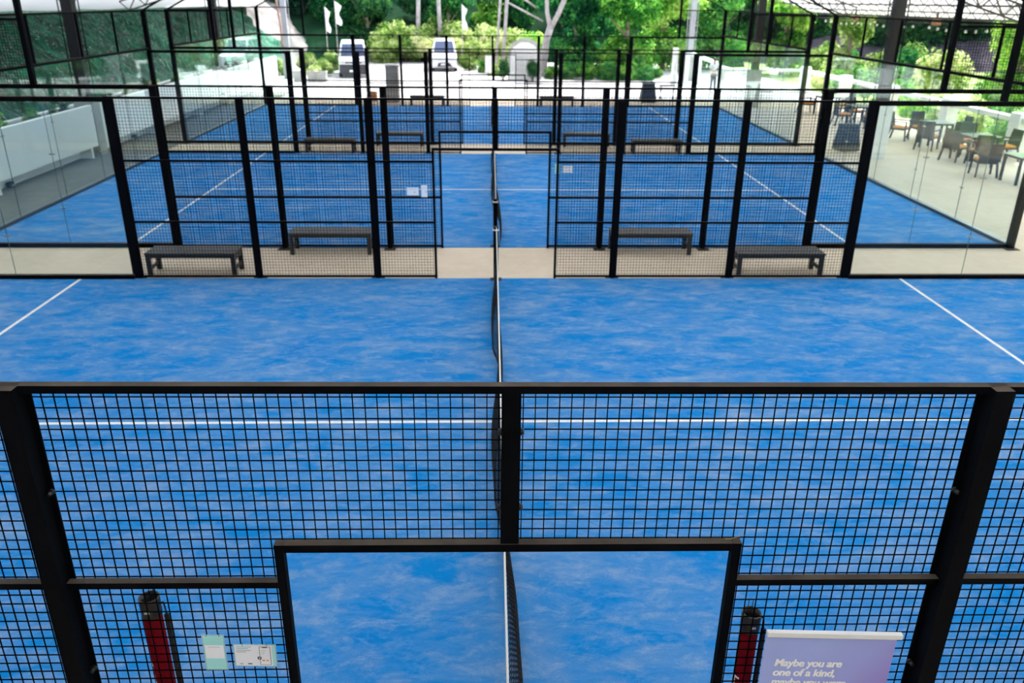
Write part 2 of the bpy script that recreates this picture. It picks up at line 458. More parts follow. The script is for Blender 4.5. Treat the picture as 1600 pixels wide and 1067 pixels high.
DX, DZ = 1.03, 2.20              # doorway half width and height
fence_meshes = {}
def fence_parts():
    P = []                        # (name, mesh builder, material, bevel, sub-parts)
    # posts protrude to -y (outside of the court); mesh plane at y=0
    for s in (-1, 1):
        for x in (2, 4):
            b = MB()
            X = s*x
            b.box(X-0.04, X+0.04, -0.085, -0.005, 0.0, H3)           # tube
            b.box(X-0.064, X+0.064, -0.007, 0.003, 0.05, H3-0.03)    # flange plate holding the mesh
            b.box(X-0.11, X+0.11, -0.19, 0.0, 0.0, 0.012)            # foot plate
            b.poly([(X-0.006, -0.085, 0.012), (X-0.006, -0.17, 0.012), (X-0.006, -0.085, 0.14)], (0.012, 0, 0))
            bolts = []
            for z in (0.48, 1.48, 2.455):
                for q in (-1, 1):
                    bb = MB()
                    bb.tube([(X+q*0.053, -0.008, z), (X+q*0.053, -0.036, z)], 0.010, 10)
                    bb.tube([(X+q*0.053, -0.006, z), (X+q*0.053, -0.012, z)], 0.015, 10)
                    bolts.append(('bolt', bb, M['bolt'], 0, []))
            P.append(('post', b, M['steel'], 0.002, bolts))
        # heavier post where mesh meets glass, corner post, light pole
        b = MB(); X = s*6.03
        b.box(X-0.06, X+0.06, -0.10, 0.0, 0.0, H3-0.01)
        b.box(X-0.085, X+0.085, -0.014, 0.004, 0.05, H3-0.03)
        b.box(X-0.11, X+0.11, -0.19, 0.0, 0.0, 0.012)
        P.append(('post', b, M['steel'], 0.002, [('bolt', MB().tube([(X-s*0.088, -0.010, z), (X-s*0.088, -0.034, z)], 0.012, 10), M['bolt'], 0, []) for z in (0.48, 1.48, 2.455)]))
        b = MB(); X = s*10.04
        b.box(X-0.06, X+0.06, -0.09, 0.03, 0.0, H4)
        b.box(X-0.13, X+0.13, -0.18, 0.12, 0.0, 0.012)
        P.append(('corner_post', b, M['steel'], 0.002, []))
        b = MB(); X = s*8.1
        b.box(X-0.045, X+0.045, -0.06, 0.03, H3-0.02, 6.1)
        head = MB().box(X-0.20, X+0.20, -0.02, 0.30, 6.02, 6.10)
        P.append(('light_pole', b, M['steel'], 0.002, [('floodlight', head, M['column'], 0.01, [])]))
        b = MB().bar((s*10.04, 0, H4-0.02), (s*8.14, 0, 5.0), 0.045, 0.045)
        P.append(('brace', b, M['steel'], 0, []))
        b = MB().box(*sorted((s*8.1, s*10.0)), -0.02, 0.02, H4-0.05, H4-0.01)
        P.append(('upper_rail', b, M['steel'], 0.002, []))
        # bottom + glass rails
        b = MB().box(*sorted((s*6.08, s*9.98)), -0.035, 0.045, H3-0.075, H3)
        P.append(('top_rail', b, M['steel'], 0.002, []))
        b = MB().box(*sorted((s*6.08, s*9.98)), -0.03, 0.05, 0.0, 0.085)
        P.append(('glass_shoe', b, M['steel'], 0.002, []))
        for a, c in ((6.10, 8.045), (8.055, 9.97)):
            b = MB().box(*sorted((s*a, s*c)), 0.002, 0.012, 0.085, H3-0.075)
            e = MB().box(*sorted((s*8.048, s*8.053)), 0.001, 0.013, 0.085, H3-0.075)
            P.append(('glass_panel', b, M['glass'], 0, [('panel_joint', e, M['seam'], 0, [])] if a < 7 else []))
        for z in (0.75, 1.75):
            b = MB().box(*sorted((s*8.00, s*8.10)), -0.006, 0.018, z-0.012, z+0.012)
            P.append(('glass_clip', b, M['clip'], 0, []))
        b = MB(); wires(b, *sorted((s*8.15, s*9.98)), H3, H4-0.03)
        P.append(('wire_mesh_panel', b, M['wire'], 0, []))
        # rails of the mesh bays
        for z0 in (0.03, 0.965, 1.965):
            a = DX if z0 < 2.1 else 0
            for c0, c1 in ((DX+0.0, 1.96), (2.04, 3.96), (4.04, 5.955)):
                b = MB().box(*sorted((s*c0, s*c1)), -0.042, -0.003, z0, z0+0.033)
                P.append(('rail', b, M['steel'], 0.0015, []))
        for x0, x1 in ((0.0, 2.0), (2.0, 4.0), (4.0, 6.0)):
            b = MB(); hole = (-DX-0.01, DX+0.01, DZ-0.01) if x0 == 0 else None
            wires(b, *sorted((s*(x0+0.003), s*x1)), 0.04, H3-0.036, hole)
            P.append(('wire_mesh_panel', b, M['wire'], 0, []))
    b = MB().box(-6.1, 6.1, -0.042, 0.0, H3-0.035, H3)
    P.append(('top_rail', b, M['steel'], 0.0015, []))
    b = MB().box(-0.040, 0.040, -0.040, 0.0, DZ-0.01, H3-0.035)
    sub = []
    for z in (2.75, 2.38):
        for q in (-1, 1):
            bb = MB().tube([(q*0.040, -0.02, z), (q*0.054, -0.02, z)], 0.013, 10)
            bb.tube([(q*0.040, -0.02, z), (q*0.044, -0.02, z)], 0.017, 10)
            sub.append(('bolt', bb, M['bolt'], 0, []))
    P.append(('centre_post', b, M['steel'], 0.0015, sub))
    b = MB()
    for s in (-1, 1): b.box(*sorted((s*(DX-0.04), s*DX)), -0.045, 0.0, 0.0, DZ)
    b.box(-DX+0.04, DX-0.04, -0.045, 0.0, DZ-0.04, DZ)
    P.append(('door_frame', b, M['steel'], 0.0015, []))
    return P
FP = fence_parts()
def instance(P, root):
    for i, (name, b, m, bev, sub) in enumerate(P):
        key = id(b)
        if key in fence_meshes:
            o = fence_meshes[key].copy(); C.objects.link(o); o.parent = root
        else:
            o = b.build(name, m, root, bev); fence_meshes[key] = o
        instance(sub, o)
flab = ['black wire mesh side fence nearest the camera, centre post above an open doorway',
        'black wire mesh side fence at the far edge of the nearest court',
        'black wire mesh side fence at the near edge of the middle court',
        'black wire mesh side fence at the far edge of the middle court',
        'black wire mesh side fence at the near edge of the farthest court',
        'black wire mesh side fence at the far edge of the farthest court']
fy = []
for i, y0 in enumerate(YB): fy += [(y0, 0.0), (y0+CW, PI)]
for i, (y, rz) in enumerate(fy):
    r = empty('court_side_fence', (0, y, 0), rz)
    if i == 0: r.rotation_euler = (0, 0.0050, 0); r.location.x = -0.004
    tag(r, flab[i], 'fence', 'black wire mesh side fences of the courts')
    instance(FP, r)

# ------------------------------------------------------------------ end walls
def endwall_parts():
    P = []
    n = 5; st = (CW)/n
    y0, y1 = 0.0, CW
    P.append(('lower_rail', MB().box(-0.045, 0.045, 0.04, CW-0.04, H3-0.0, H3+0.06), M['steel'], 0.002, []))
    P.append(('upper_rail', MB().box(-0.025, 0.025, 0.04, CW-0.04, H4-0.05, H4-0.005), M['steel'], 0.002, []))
    for k in range(1, n):
        P.append(('stile', MB().box(-0.025, 0.025, k*st-0.02-0.22*(k < 3), k*st+0.02-0.22*(k < 3), H3+0.06, H4-0.05), M['steel'], 0, []))
    P.append(('curb', MB().box(-0.03, 0.09, 0.05, CW-0.05, 0.0, 0.075), M['curb'], 0.004, []))
    for k in range(n):
        b = MB().box(-0.006, 0.006, k*st+0.004, (k+1)*st-0.004, 0.075, H3)
        e = MB().box(-0.007, 0.007, (k+1)*st-0.0025, (k+1)*st+0.0025, 0.075, H3)
        P.append(('glass_panel', b, M['glass'], 0, [('panel_joint', e, M['seam'], 0, [])] if k < n-1 else []))
        if k:
            for z in (0.75, 1.75):
                P.append(('glass_clip', MB().box(-0.016, 0.016, k*st-0.05, k*st+0.05, z-0.012, z+0.012), M['clip'], 0, []))
        b = MB(); wires(b, k*st, (k+1)*st, H3+0.05, H4-0.04, axis='y')
        P.append(('wire_mesh_panel', b, M['wire'], 0, []))
    return P
for s, side in ((-1, 'left'), (1, 'right')):
    EP = endwall_parts()
    for i, y0 in enumerate(YB):
        r = empty('court_end_wall', (s*10.05, y0, 0))
        if s < 0: r.scale = (-1, 1, 1)
        tag(r, 'glass end wall with wire mesh on top, %s side of the %s court' % (side, ('nearest', 'middle', 'farthest')[i]), 'glass wall', 'glass end walls of the courts')
        instance(EP, r)

# ------------------------------------------------------------------ nets
def bulge(y):
    pts = [(0, 0.08), (0.8, 0.12), (1.6, 0.105), (2.3, 0.05), (2.9, 0.0), (3.6, -0.065), (4.4, -0.09), (5.0, -0.04), (5.6, 0.03), (6.1, 0.05), (6.6, 0.0), (7.2, -0.08), (7.8, -0.09), (8.8, -0.05), (9.8, -0.01), (10.4, 0.0)]
    for (a, p), (c, q) in zip(pts, pts[1:]):
        if y <= c:
            t = (y-a)/(c-a); t = t*t*(3-2*t)
            return p+(q-p)*t
    return 0
NTOP = 0.905
def npt(y, z):
    k = math.sin(PI*min(1, max(0, (NTOP-z)/NTOP))*0.62)
    return (0.015 + bulge(y)*k, y, z)
def net_parts():
    P = []
    b = MB()
    st = 0.045; t = 0.0022
    ys = np.arange(0.14, CW-0.12, st)
    zs = [0.03, 0.2, 0.4, 0.6, 0.75, NTOP-0.05]
    for y in ys:
        for z0, z1 in zip(zs, zs[1:]): b.bar(npt(y, z0), npt(y, z1), 2*t)
    yy = np.arange(0.14, CW-0.12, 0.18)
    for z in np.arange(0.03, NTOP-0.05, st):
        for a, c in zip(yy, yy[1:]): b.bar(npt(a, z), npt(c, z), 2*t)
    P.append(('netting', b, M['net'], 0, []))
    b = MB()
    for a, c in zip(yy, yy[1:]): b.bar(npt(a, 0.035), npt(c, 0.035), 0.006, 0.05)
    P.append(('bottom_hem', b, M['netcloth'], 0, []))
    b = MB()
    for q in (-1, 1): b.box(0.015+q*0.004-0.0015, 0.015+q*0.004+0.0015, 0.10, CW-0.10, NTOP-0.05, NTOP)
    b.tube([(0.015, 0.10, NTOP), (0.015, CW-0.10, NTOP)], 0.0075, 8)
    P.append(('top_band', b, M['band'], 0, []))
    for ya in (0.06, CW-0.06):
        p = MB().box(-0.035, 0.045, ya-0.04, ya+0.04, 0, 0.92)
        p.box(-0.09, 0.10, ya-0.07, ya+0.07, 0, 0.012)
        tape = MB().box(-0.045, 0.055, ya-0.048, ya+0.048, 0.86, 0.878)
        P.append(('net_post', p, M['steel'], 0.004, [('white_tape', tape, M['band'], 0, [])]))
    return P
NP = net_parts()
for i, y0 in enumerate(YB):
    r = empty('padel_net', (0, y0, 0.014))
    tag(r, ['black net with white top band across the nearest court', 'black net with white top band across the middle court',
            'black net with white top band across the farthest court'][i], 'net', 'court nets')
    instance(NP, r)

# ------------------------------------------------------------------ benches
def make_bench():
    r = empty('bench')
    W, D, H = 1.52, 0.50, 0.41
    b = MB()
    for k in range(4): b.box(-W/2, W/2, -D/2+k*D/4+0.003, -D/2+(k+1)*D/4-0.003, H-0.028, H)
    b.build('seat', M['bench'], r, 0.004)
    b = MB().box(-W/2+0.03, W/2-0.03, -D/2+0.02, -D/2+0.05, H-0.085, H-0.028).box(-W/2+0.03, W/2-0.03, D/2-0.05, D/2-0.02, H-0.085, H-0.028)
    b.box(-W/2+0.02, -W/2+0.05, -D/2+0.02, D/2-0.02, H-0.14, H-0.028).box(W/2-0.05, W/2-0.02, -D/2+0.02, D/2-0.02, H-0.14, H-0.028)
    b.build('seat_frame', M['bench'], r, 0.003)
    for sx in (-1, 1):
        for sy in (-1, 1):
            MB().box(*sorted((sx*(W/2-0.01), sx*(W/2-0.085))), *sorted((sy*(D/2-0.01), sy*(D/2-0.075))), 0.0, H-0.028).build('leg', M['bench'], r, 0.003)
        MB().box(*sorted((sx*(W/2-0.03), sx*(W/2-0.06))), -D/2+0.06, D/2-0.06, 0.10, 0.16).build('stretcher', M['bench'], r, 0.002)
    return r
b0 = make_bench()
BN = [(-5.17, 10.55, 'dark grey bench on the left along the far fence of the nearest court'),
      (4.93, 10.55, 'dark grey bench on the right along the far fence of the nearest court'),
      (-3.05, 11.80, 'dark grey bench left of the net, against the near fence of the middle court'),
      (2.93, 11.80, 'dark grey bench right of the net, against the near fence of the middle court'),
      (-5.04, 22.80, 'dark grey bench on the left between middle and farthest courts, nearer one'),
      (5.08, 22.80, 'dark grey bench on the right between middle and farthest courts, nearer one'),
      (-3.03, 23.92, 'dark grey bench left of centre, against the near fence of the farthest court'),
      (3.03, 23.92, 'dark grey bench right of centre, against the near fence of the farthest court'),
      (-2.93, 34.95, 'dark grey bench left of centre beyond the farthest court, facing the car park'),
      (2.88, 34.95, 'dark grey bench right of centre beyond the farthest court, facing the car park')]
for i, (x, y, l) in enumerate(BN):
    o = b0 if i == 0 else copy_tree(b0)
    yy = {10.55: 10.22+0.36, 11.80: 12.12-0.26, 22.80: 22.34+0.36, 23.92: 24.24-0.26, 34.95: 34.46+0.38}[y]
    o.location = (x, yy, 0)
    tag(o, l, 'bench', 'dark grey court benches')

# ------------------------------------------------------------------ things on the near fence
def make_tube(zt, label, loc):
    r = empty('ball_collector_tube', loc)
    tag(r, label, 'ball tube', 'red ball collector tubes hung on the near fence')
    R = 0.043; L = 0.80
    b = MB().tube([(0, 0, -L), (0, 0, -0.09)], R, 28)
    b.build('tube_body', M['red'], r)
    vs = []; fs = []; n = 28
    for (rad, z) in ((R+0.003, -0.10), (R+0.004, -0.004), (R+0.003, 0.0), (R-0.004, 0.0), (R-0.005, -0.09)):
        for k in range(n): vs.append((rad*math.cos(2*PI*k/n), rad*math.sin(2*PI*k/n), z))
    for j in range(4):
        for k in range(n): fs.append((j*n+k, j*n+(k+1) % n, (j+1)*n+(k+1) % n, (j+1)*n+k))
    c = MB().add(vs, fs, True)
    c.build('collar', M['blackplastic'], r)
    MB().box(-0.012, 0.012, -R-0.0055, -R-0.003, -0.062, -0.050).build('collar_tag', M['card_grey'], r)
    h = MB().tube([(-0.010, 0.03, -0.03), (-0.010, 0.03, 0.055), (0.010, 0.03, 0.055), (0.010, 0.03, -0.03)], 0.0022, 6)
    h.build('wire_hook', M['bolt'], r)
    s = MB()
    pts = [(R+0.003, 0, -0.035), (R+0.018, 0, -0.03), (R+0.022, 0, -0.06), (R+0.024, -0.002, -0.10)]
    s.tube(pts, 0.004, 6)
    s.box(R+0.014, R+0.036, -0.008, 0.004, -0.62, -0.10)
    s.build('shoulder_strap', M['strap'], r)
    MB().box(-R-0.004, -R+0.006, -0.012, 0.0, -L, -0.10).build('edge_piping', M['strap'], r)
    # white block lettering running down the side, only its first strokes show
    t = MB()
    def arc(a0, a1, z0, z1):
        m = 5; v = []
        for k in range(m+1):
            q = a0+(a1-a0)*k/m
            v.append(((R+0.0012)*math.cos(q), (R+0.0012)*math.sin(q), z0)); v.append(((R+0.0012)*math.cos(q), (R+0.0012)*math.sin(q), z1))
        t.add(v, [(2*k, 2*k+2, 2*k+3, 2*k+1) for k in range(m)])
    a = -PI+0.35
    for z in (-0.375, -0.455, -0.535, -0.615):
        arc(a-0.22, a+0.05, z-0.065, z); arc(a+0.05, a+0.55, z-0.012, z) if z in (-0.375, -0.535) else arc(a+0.05, a+0.55, z-0.04, z-0.028)
    t.build('white_lettering', M['print_white'], r)
    return r
make_tube(0, 'red ball collector tube with black collar hanging on the near fence, left of the doorway', (-1.656, 0.055, 1.850))
make_tube(0, 'red ball collector tube with black collar hanging beside the lavender banner', (1.168, 0.055, 1.722))

def card(name, label, w, h, loc, rot, parts, ry=0.0, tilt=0.0, group=None):
    r = empty(name, loc); r.rotation_euler = (tilt, ry, rot)
    tag(r, label, 'sign', group)
    MB().box(-w/2, w/2, -0.0006, 0.0006, -h/2, h/2).build('laminate', M['card_edge'], r)
    for n, m, x0, x1, z0, z1, d in parts:
        MB().box(x0, x1, -0.0006-d*0.0004, -0.0005, z0, z1).build(n, M[m], r)
    for q in (-1, 1):
        MB().tube([(q*w*0.28, -0.002, h/2-0.008), (q*w*0.28, 0.003, h/2+0.004), (q*w*0.28, 0.010, h/2-0.002)], 0.0016, 6).build('cable_tie', M['strap'], r)
    return r
w_, h_ = 0.104, 0.212
card('notice_card', 'teal laminated notice card with a white square, hung on the near fence mesh', w_, h_, (-1.370, -0.008, 1.573), 0, [
    ('teal_sheet', 'card_teal', -w_/2+0.006, w_/2-0.006, -h_/2+0.006, h_/2-0.006, 1),
    ('white_label', 'card_white', -0.043, 0.043, -0.035, 0.044, 2),
    ('text_rule', 'card_grey', -0.028, 0.028, 0.032, 0.0345, 3)], ry=0.02)
w_, h_ = 0.200, 0.135
pp = [('white_sheet', 'card_white', -w_/2+0.006, w_/2-0.020, -h_/2+0.006, h_/2-0.006, 1),
      ('teal_edge', 'card_teal', w_/2-0.020, w_/2-0.006, -h_/2+0.006, h_/2-0.006, 1)]
for k, (a, c) in enumerate(((0.07, 0.052), (0.055, 0.042), (0.068, 0.031), (0.045, 0.022))):
    pp.append(('text_rule', 'card_cyan' if k < 2 else 'card_grey', -0.086, -0.086+a, c-0.002, c+0.002, 2))
pp += [('phone_outline', 'card_ink', 0.020, 0.072, -0.056, 0.054, 2), ('phone_screen', 'card_white', 0.0225, 0.0695, -0.0535, 0.0515, 3),
       ('phone_notch', 'card_ink', 0.034, 0.058, 0.0475, 0.0515, 4), ('badge', 'card_ink', 0.010, 0.028, -0.022, -0.006, 4),
       ('badge_mark', 'card_white', 0.0165, 0.0215, -0.017, -0.011, 5),
       ('screen_picture', 'card_orange', 0.031, 0.043, -0.032, -0.024, 4), ('screen_picture', 'card_orange', 0.050, 0.060, -0.032, -0.025, 4),
       ('text_rule', 'card_ink', -0.038, -0.018, -0.053, -0.047, 2), ('text_rule', 'card_grey', -0.075, -0.060, -0.053, -0.047, 2)]
for k in range(3): pp.append(('text_rule', 'card_grey', 0.030, 0.050-0.004*k, 0.030-k*0.010, 0.032-k*0.010, 4))
card('notice_card', 'white laminated card picturing a phone, hung on the near fence beside the doorway', w_, h_, (-1.184, -0.008, 1.552), 0, pp, ry=0.03)
# paper notices on the farther fences
for x, z, w1, h1, y, l in ((-1.352, 1.505, 0.20, 0.135, YB[0]+CW+0.002, 'wide white notice on the fence at the far edge of the nearest court'),
                           (-1.164, 1.510, 0.104, 0.20, YB[0]+CW+0.002, 'narrow pale notice beside the doorway of the far fence of the nearest court'),
                           (1.349, 1.512, 0.19, 0.13, YB[1]-0.012, 'wide white notice on the near fence of the middle court, right of its doorway'),
                           (1.150, 1.520, 0.09, 0.19, YB[1]-0.012, 'narrow green notice on the near fence of the middle court, right of its doorway')):
    card('notice_card', l, w1, h1, (x, y-0.006, z), 0, [
        ('paper_sheet', 'card_teal' if 'green' in l else 'card_white', -w1/2+0.005, w1/2-0.005, -h1/2+0.005, h1/2-0.005, 1),
        ('text_rule', 'card_grey', -w1/4, w1/4, h1/4, h1/4+0.005, 2), ('dark_mark', 'card_ink', 0.02, 0.034, -0.02, -0.006, 2)])

r = empty('roll_up_banner', (1.478, -0.135, 0), -0.045)
tag(r, 'lavender roll-up banner with white lettering standing before the near fence', 'banner')
BT = 1.765
MB().box(-0.300, 0.292, -0.0015, 0.0015, 0.09, BT-0.012).build('banner_sheet', M['banner'], r)
MB().box(-0.297, 0.312, -0.012, 0.012, BT-0.022, BT+0.004).build('top_bar', M['white'], r, 0.002)
MB().box(-0.33, 0.33, -0.07, 0.07, 0.0, 0.09).build('base_cassette', M['clip'], r, 0.01)
MB().tube([(0, 0.02, 0.05), (0, 0.02, BT-0.02)], 0.008, 10).build('support_pole', M['clip'], r)
sh = [c for c in r.children if c.name.startswith('banner_sheet')][0]
for k, line in enumerate(('Maybe you are', 'one of a kind,', 'maybe you were')):
    cu = bpy.data.curves.new('txt', 'FONT')
    cu.body = line; cu.size = 0.060; cu.offset = 0.0010; cu.shear = 0.14; cu.space_character = 0.97; cu.extrude = 0.0004
    o = bpy.data.objects.new('lettering', cu); C.objects.link(o)
    bpy.context.view_layer.update()
    me = bpy.data.meshes.new_from_object(o.evaluated_get(bpy.context.evaluated_depsgraph_get()))
    wd = max(v.co.x for v in me.vertices) - min(v.co.x for v in me.vertices)
    bpy.data.objects.remove(o)
    target = (0.308, 0.285, 0.345)[k]
    vs = [tuple(v.co) for v in me.vertices]; fs = [tuple(p.vertices) for p in me.polygons]
    bb = MB()                                  # heavy letters: the same outline set three times, a hair apart
    for q, dx in enumerate((-0.0014, 0.0, 0.0014)): bb.add([(x+dx, y, z+q*0.0002) for x, y, z in vs], fs)
    me = bpy.data.meshes.new('lettering'); me.from_pydata(bb.v, [], bb.f)
    me.materials.append(M['print_white'])
    o = obj_from(me, 'lettering', sh, (-0.243, -0.0024, BT-0.198-k*0.058))
    o.rotation_euler = (PI/2, 0, 0); o.scale = (target/wd, 1.0, 1.0)
t = MB()
t.tube([(0, 0, 0.001), (0.022, -0.006, 0.007), (0.05, -0.004, 0.016), (0.085, -0.008, 0.028)], [0.0022, 0.0018, 0.0014, 0.0008], 6)
t.tube([(0.022, -0.006, 0.007), (0.045, 0.004, 0.007)], 0.001, 5)
o = t.build('dry_twig', M['twig'], None, loc=(0.965, -0.022, 2.201))
tag(o, 'small dry brown twig lying on the top right corner of the near doorway frame', 'twig')

# ------------------------------------------------------------------ roof and its columns
RIDGE, EAVE, XE = 9.2, 3.90, 17.0
RY0, RY1 = -8.9, 43.0
def roofz(x): return EAVE + (RIDGE-EAVE)*(1-abs(x)/XE)
b = MB()
b.add([(-17, 43, 3.9), (-14, 43, 4.83), (-14, 58, 4.83), (-17, 58, 3.9)], [(0, 1, 2, 3)])
o = b.build('roof_extension', M['roof']); o.modifiers.new('thickness', 'SOLIDIFY').thickness = 0.02
struct(o, 'narrow white sheet roof strip along the slope on the far left')
for s, side in ((-1, 'left'), (1, 'right')):
    b = MB(); vs = []; fs = []
    ny = 55
    for i in range(ny+1):
        y = RY0+(RY1-RY0)*i/ny
        for k in range(9):
            x = s*XE*k/8
            vs.append((x, y, roofz(x) + 0.02*math.cos(2*PI*i/5.0)))
    n = len(vs)
    for i in range(ny):
        for k in range(8): fs.append((i*9+k, i*9+k+1, (i+1)*9+k+1, (i+1)*9+k))
    b.add(vs, fs, True)
    o = b.build('roof_' + side, M['roof'])
    sm = o.modifiers.new('thickness', 'SOLIDIFY'); sm.thickness = 0.02; sm.offset = 1
    struct(o, 'white sheet roof slope over the %s side of the courts' % side)
def lattice(x0, y0, z0, x1, y1, z1, h, seg, t=0.035, b=None):
    b = b or MB()
    p0 = Vector((x0, y0, z0)); p1 = Vector((x1, y1, z1)); up = Vector((0, 0, h))
    b.bar(p0, p1, t); b.bar(p0+up, p1+up, t)
    for k in range(seg):
        a = p0.lerp(p1, k/seg); c = p0.lerp(p1, (k+1)/seg)
        b.bar(a+up, (a+c)/2, t*0.7); b.bar((a+c)/2, c+up, t*0.7)
    return b
for k, x in enumerate((16.85, 16.2, 15.5, 14.7)):
    b = lattice(x, RY0, roofz(x)-0.27, x, RY1, roofz(x)-0.27, 0.22, 62, 0.03)
    o = b.build('roof_purlin', M['truss'])
    struct(o, 'grey lattice purlin under the right edge of the roof')
COLY = [8.8, 22.1, 34.9, 47.7]
for j, y in enumerate(COLY):
    if y < RY1:
        b = lattice(-15.9, y, roofz(15.9)-0.5, 0, y, RIDGE-0.7, 0.45, 22, 0.05)
        b = lattice(0, y, RIDGE-0.7, 15.9, y, roofz(15.9)-0.5, 0.45, 22, 0.05, b)
        struct(b.build('roof_truss', M['truss']), 'grey lattice roof truss spanning the courts')
    for s, side in ((-1, 'left'), (1, 'right')):
        xc = s*12.0 if s < 0 else 11.72
        top = roofz(xc)-0.45 if y < RY1 else 6.5
        r = empty('roof_column', (xc, y, 0))
        what = ('beside the nearest court', 'beside the middle court', 'beside the farthest court', 'beyond the farthest court at the car park')[j]
        colr = 'pale grey' if y > RY1 else 'black'
        tag(r, '%s steel roof column on a concrete pedestal, %s side %s' % (colr, side, what), 'column', 'roof columns')
        ped = MB().box(-0.26, 0.26, -0.26, 0.26, 0, 1.6)
        ped.build('pedestal', M['white'] if (s > 0 and j == 1) else M['greyconc'], r, 0.01)
        b = MB().box(-0.15, 0.15, -0.15, 0.15, 1.6, top)
        b.build('shaft', M['palesteel'] if y > RY1 else M['column'], r, 0.005)
        for q in (-1, 1):
            f = MB().tube([(q*0.29, 0, 1.62), (q*0.29, 0, top-0.1)], 0.020, 6)
            for z in np.arange(1.8, top-0.1, 0.4): f.bar((q*0.15, 0, z), (q*0.29, 0, z+0.15), 0.018)
            f.build('side_rod', M['palesteel'] if y > RY1 else M['column'], r)
# string of bulbs along the right edge of the roof
r = empty('string_lights', (15.9, 26.0, 3.62)); tag(r, 'string of small white bulbs hanging under the right roof edge', 'string lights')
cp = []
for k in range(25):
    y = -2+k*0.62; cp.append((0, y, -0.10*math.sin(PI*((k % 8)/8.0))+0.05))
MB().tube(cp, 0.006, 5).build('cable', M['strap'], r)
for k in (0, 8, 16, 24): MB().tube([(0, cp[k][1], cp[k][2]), (0, cp[k][1], 0.62)], 0.005, 5).build('hanger', M['strap'], r)
bm_ = None
for k in range(0, 25):
    if k % 8 == 0: continue
    if bm_ is None:
        o = MB().ball((0, 0, 0), 0.05, 8, 6).build('bulb', M['bulb'], r); bm_ = o.data
    else: o = obj_from(bm_, 'bulb', r)
    o.location = (0, cp[k][1], cp[k][2]-0.055)
for y, l in ((35.3, 'small orange lamp box on the right roof edge, farther one'), (28.2, 'small orange lamp box on the right roof edge, nearer one')):
    r = empty('eave_lamp', (16.05, y, 3.66)); tag(r, l, 'lamp')
    MB().box(-0.10, 0.10, -0.16, 0.16, 0.0, 0.20).build('housing', M['rust'], r, 0.01)
    MB().box(-0.03, 0.03, -0.03, 0.03, 0.20, 0.42).build('bracket', M['truss'], r)

# ------------------------------------------------------------------ left wall, plants and green sheet slope
b = MB()
b.box(-11.90, -11.75, -9, 44, 0.34, 1.47)
b.box(-12.30, -12.12, -9, 44, 0.0, 0.34)
b.box(-12.30, -11.75, -9, 44, 0.30, 0.34)
for k in range(11): b.box(-12.2, -11.75, -8+k*4.9-0.05, -8+k*4.9+0.05, 0.0, 0.34)
b.box(-12.9, -12.75, -9, 44, 0.34, 1.35)
struct(b.build('planter_wall_left', M['wallwhite'], None, 0.01), 'long white planter wall with a recessed foot along the left side')
b = MB().box(-12.75, -11.90, -9, 44, 0.9, 1.28)
struct(b.build('planter_soil', M['soil']), 'soil in the left planter wall')
for k, y in enumerate((12.9, 17.4, 25.0)):
    o = MB().box(-0.05, 0.07, -0.09, 0.09, 0.0, 0.13).build('floodlight', M['column'], None, 0.01, loc=(-12.02, y, 0.006))
    tag(o, 'small dark floor lamp at the foot of the white wall, %s' % ('nearest one', 'middle one', 'farthest one')[k], 'lamp', 'floor lamps along the wall')

def grid(fn, nu, nv):
    vs = []; fs = []
    for i in range(nu+1):
        for j in range(nv+1): vs.append(fn(i/nu, j/nv))
    for i in range(nu):
        for j in range(nv): fs.append((i*(nv+1)+j, (i+1)*(nv+1)+j, (i+1)*(nv+1)+j+1, i*(nv+1)+j+1))
    return vs, fs
rnd = random.Random(3)
from mathutils import noise as mn
def slope(u, v):
    y = -4+58*u
    q = v
    x = -13.1 - 3.88*q; z = 1.0 + 2.84*q
    n = mn.fractal(Vector((y*0.55+q*4, q*3.0, 1.7)), 0.9, 2.1, 5)
    n2 = mn.noise(Vector((y*1.7+q*9, q*2.5, 5.0)))
    k = min(1, q*6)*min(1, (1-q)*6)
    return (x + 0.25*n*k, y, z + 0.30*n*k + 0.10*n2*k)
vs, fs = grid(slope, 260, 60)
o = MB().add(vs, fs, True).build('green_slope_sheet', M['tarp'])
tag(o, 'wrinkled green plastic sheeting covering the slope behind the left wall', 'sheeting')
b = MB().box(-60, -16.95, -12, 58, 3.2, 3.82)
struct(b.build('upper_ground', M['hill']), 'ground above the green sheeting outside the roof')
def shot(u, v):
    y = 54+14*u; q = v
    x = -20.8 + 6.6*q*1.0 + 0.8*u; z = 6.5*(1-q)**0.9
    n = mn.fractal(Vector((y*0.3, q*3.0, 9.0)), 0.9, 2.1, 4)
    return (x + 0.5*n, y, z + 0.5*n*(1-q) - 0.02)
vs, fs = grid(shot, 50, 30)
o = MB().add(vs, fs, True).build('concrete_slope', M['shot'])
tag(o, 'pale sprayed concrete bank descending behind the far left corner', 'bank')
def shotd(u, v):
    y = 53.6+4.0*u; q = v
    x = -20.5 + 5.6*q; z = 5.2*(1-q)**0.6
    n = mn.fractal(Vector((y*0.4, q*3.0, 2.0)), 0.9, 2.1, 4)
    return (x + 0.3*n, y, z + 0.2*n*(1-q))
vs, fs = grid(shotd, 30, 20)
o = MB().add(vs, fs, True).build('rock_face', M['shotdark'])
tag(o, 'dark stained grey rock face at the far end of the green sheeting', 'rock')
r = empty('rusty_pipe', (-13.2, 52.0, 0)); tag(r, 'thin reddish pole standing before the pale concrete bank', 'pole')
MB().tube([(0, 0, 0), (-0.1, 0, 3), (-0.25, 0, 5.2)], 0.06, 8).build('shaft', M['rust'], r)
MB().box(-0.15, 0.15, -0.15, 0.15, -0.004, 0.05).build('base_plate', M['rust'], r)

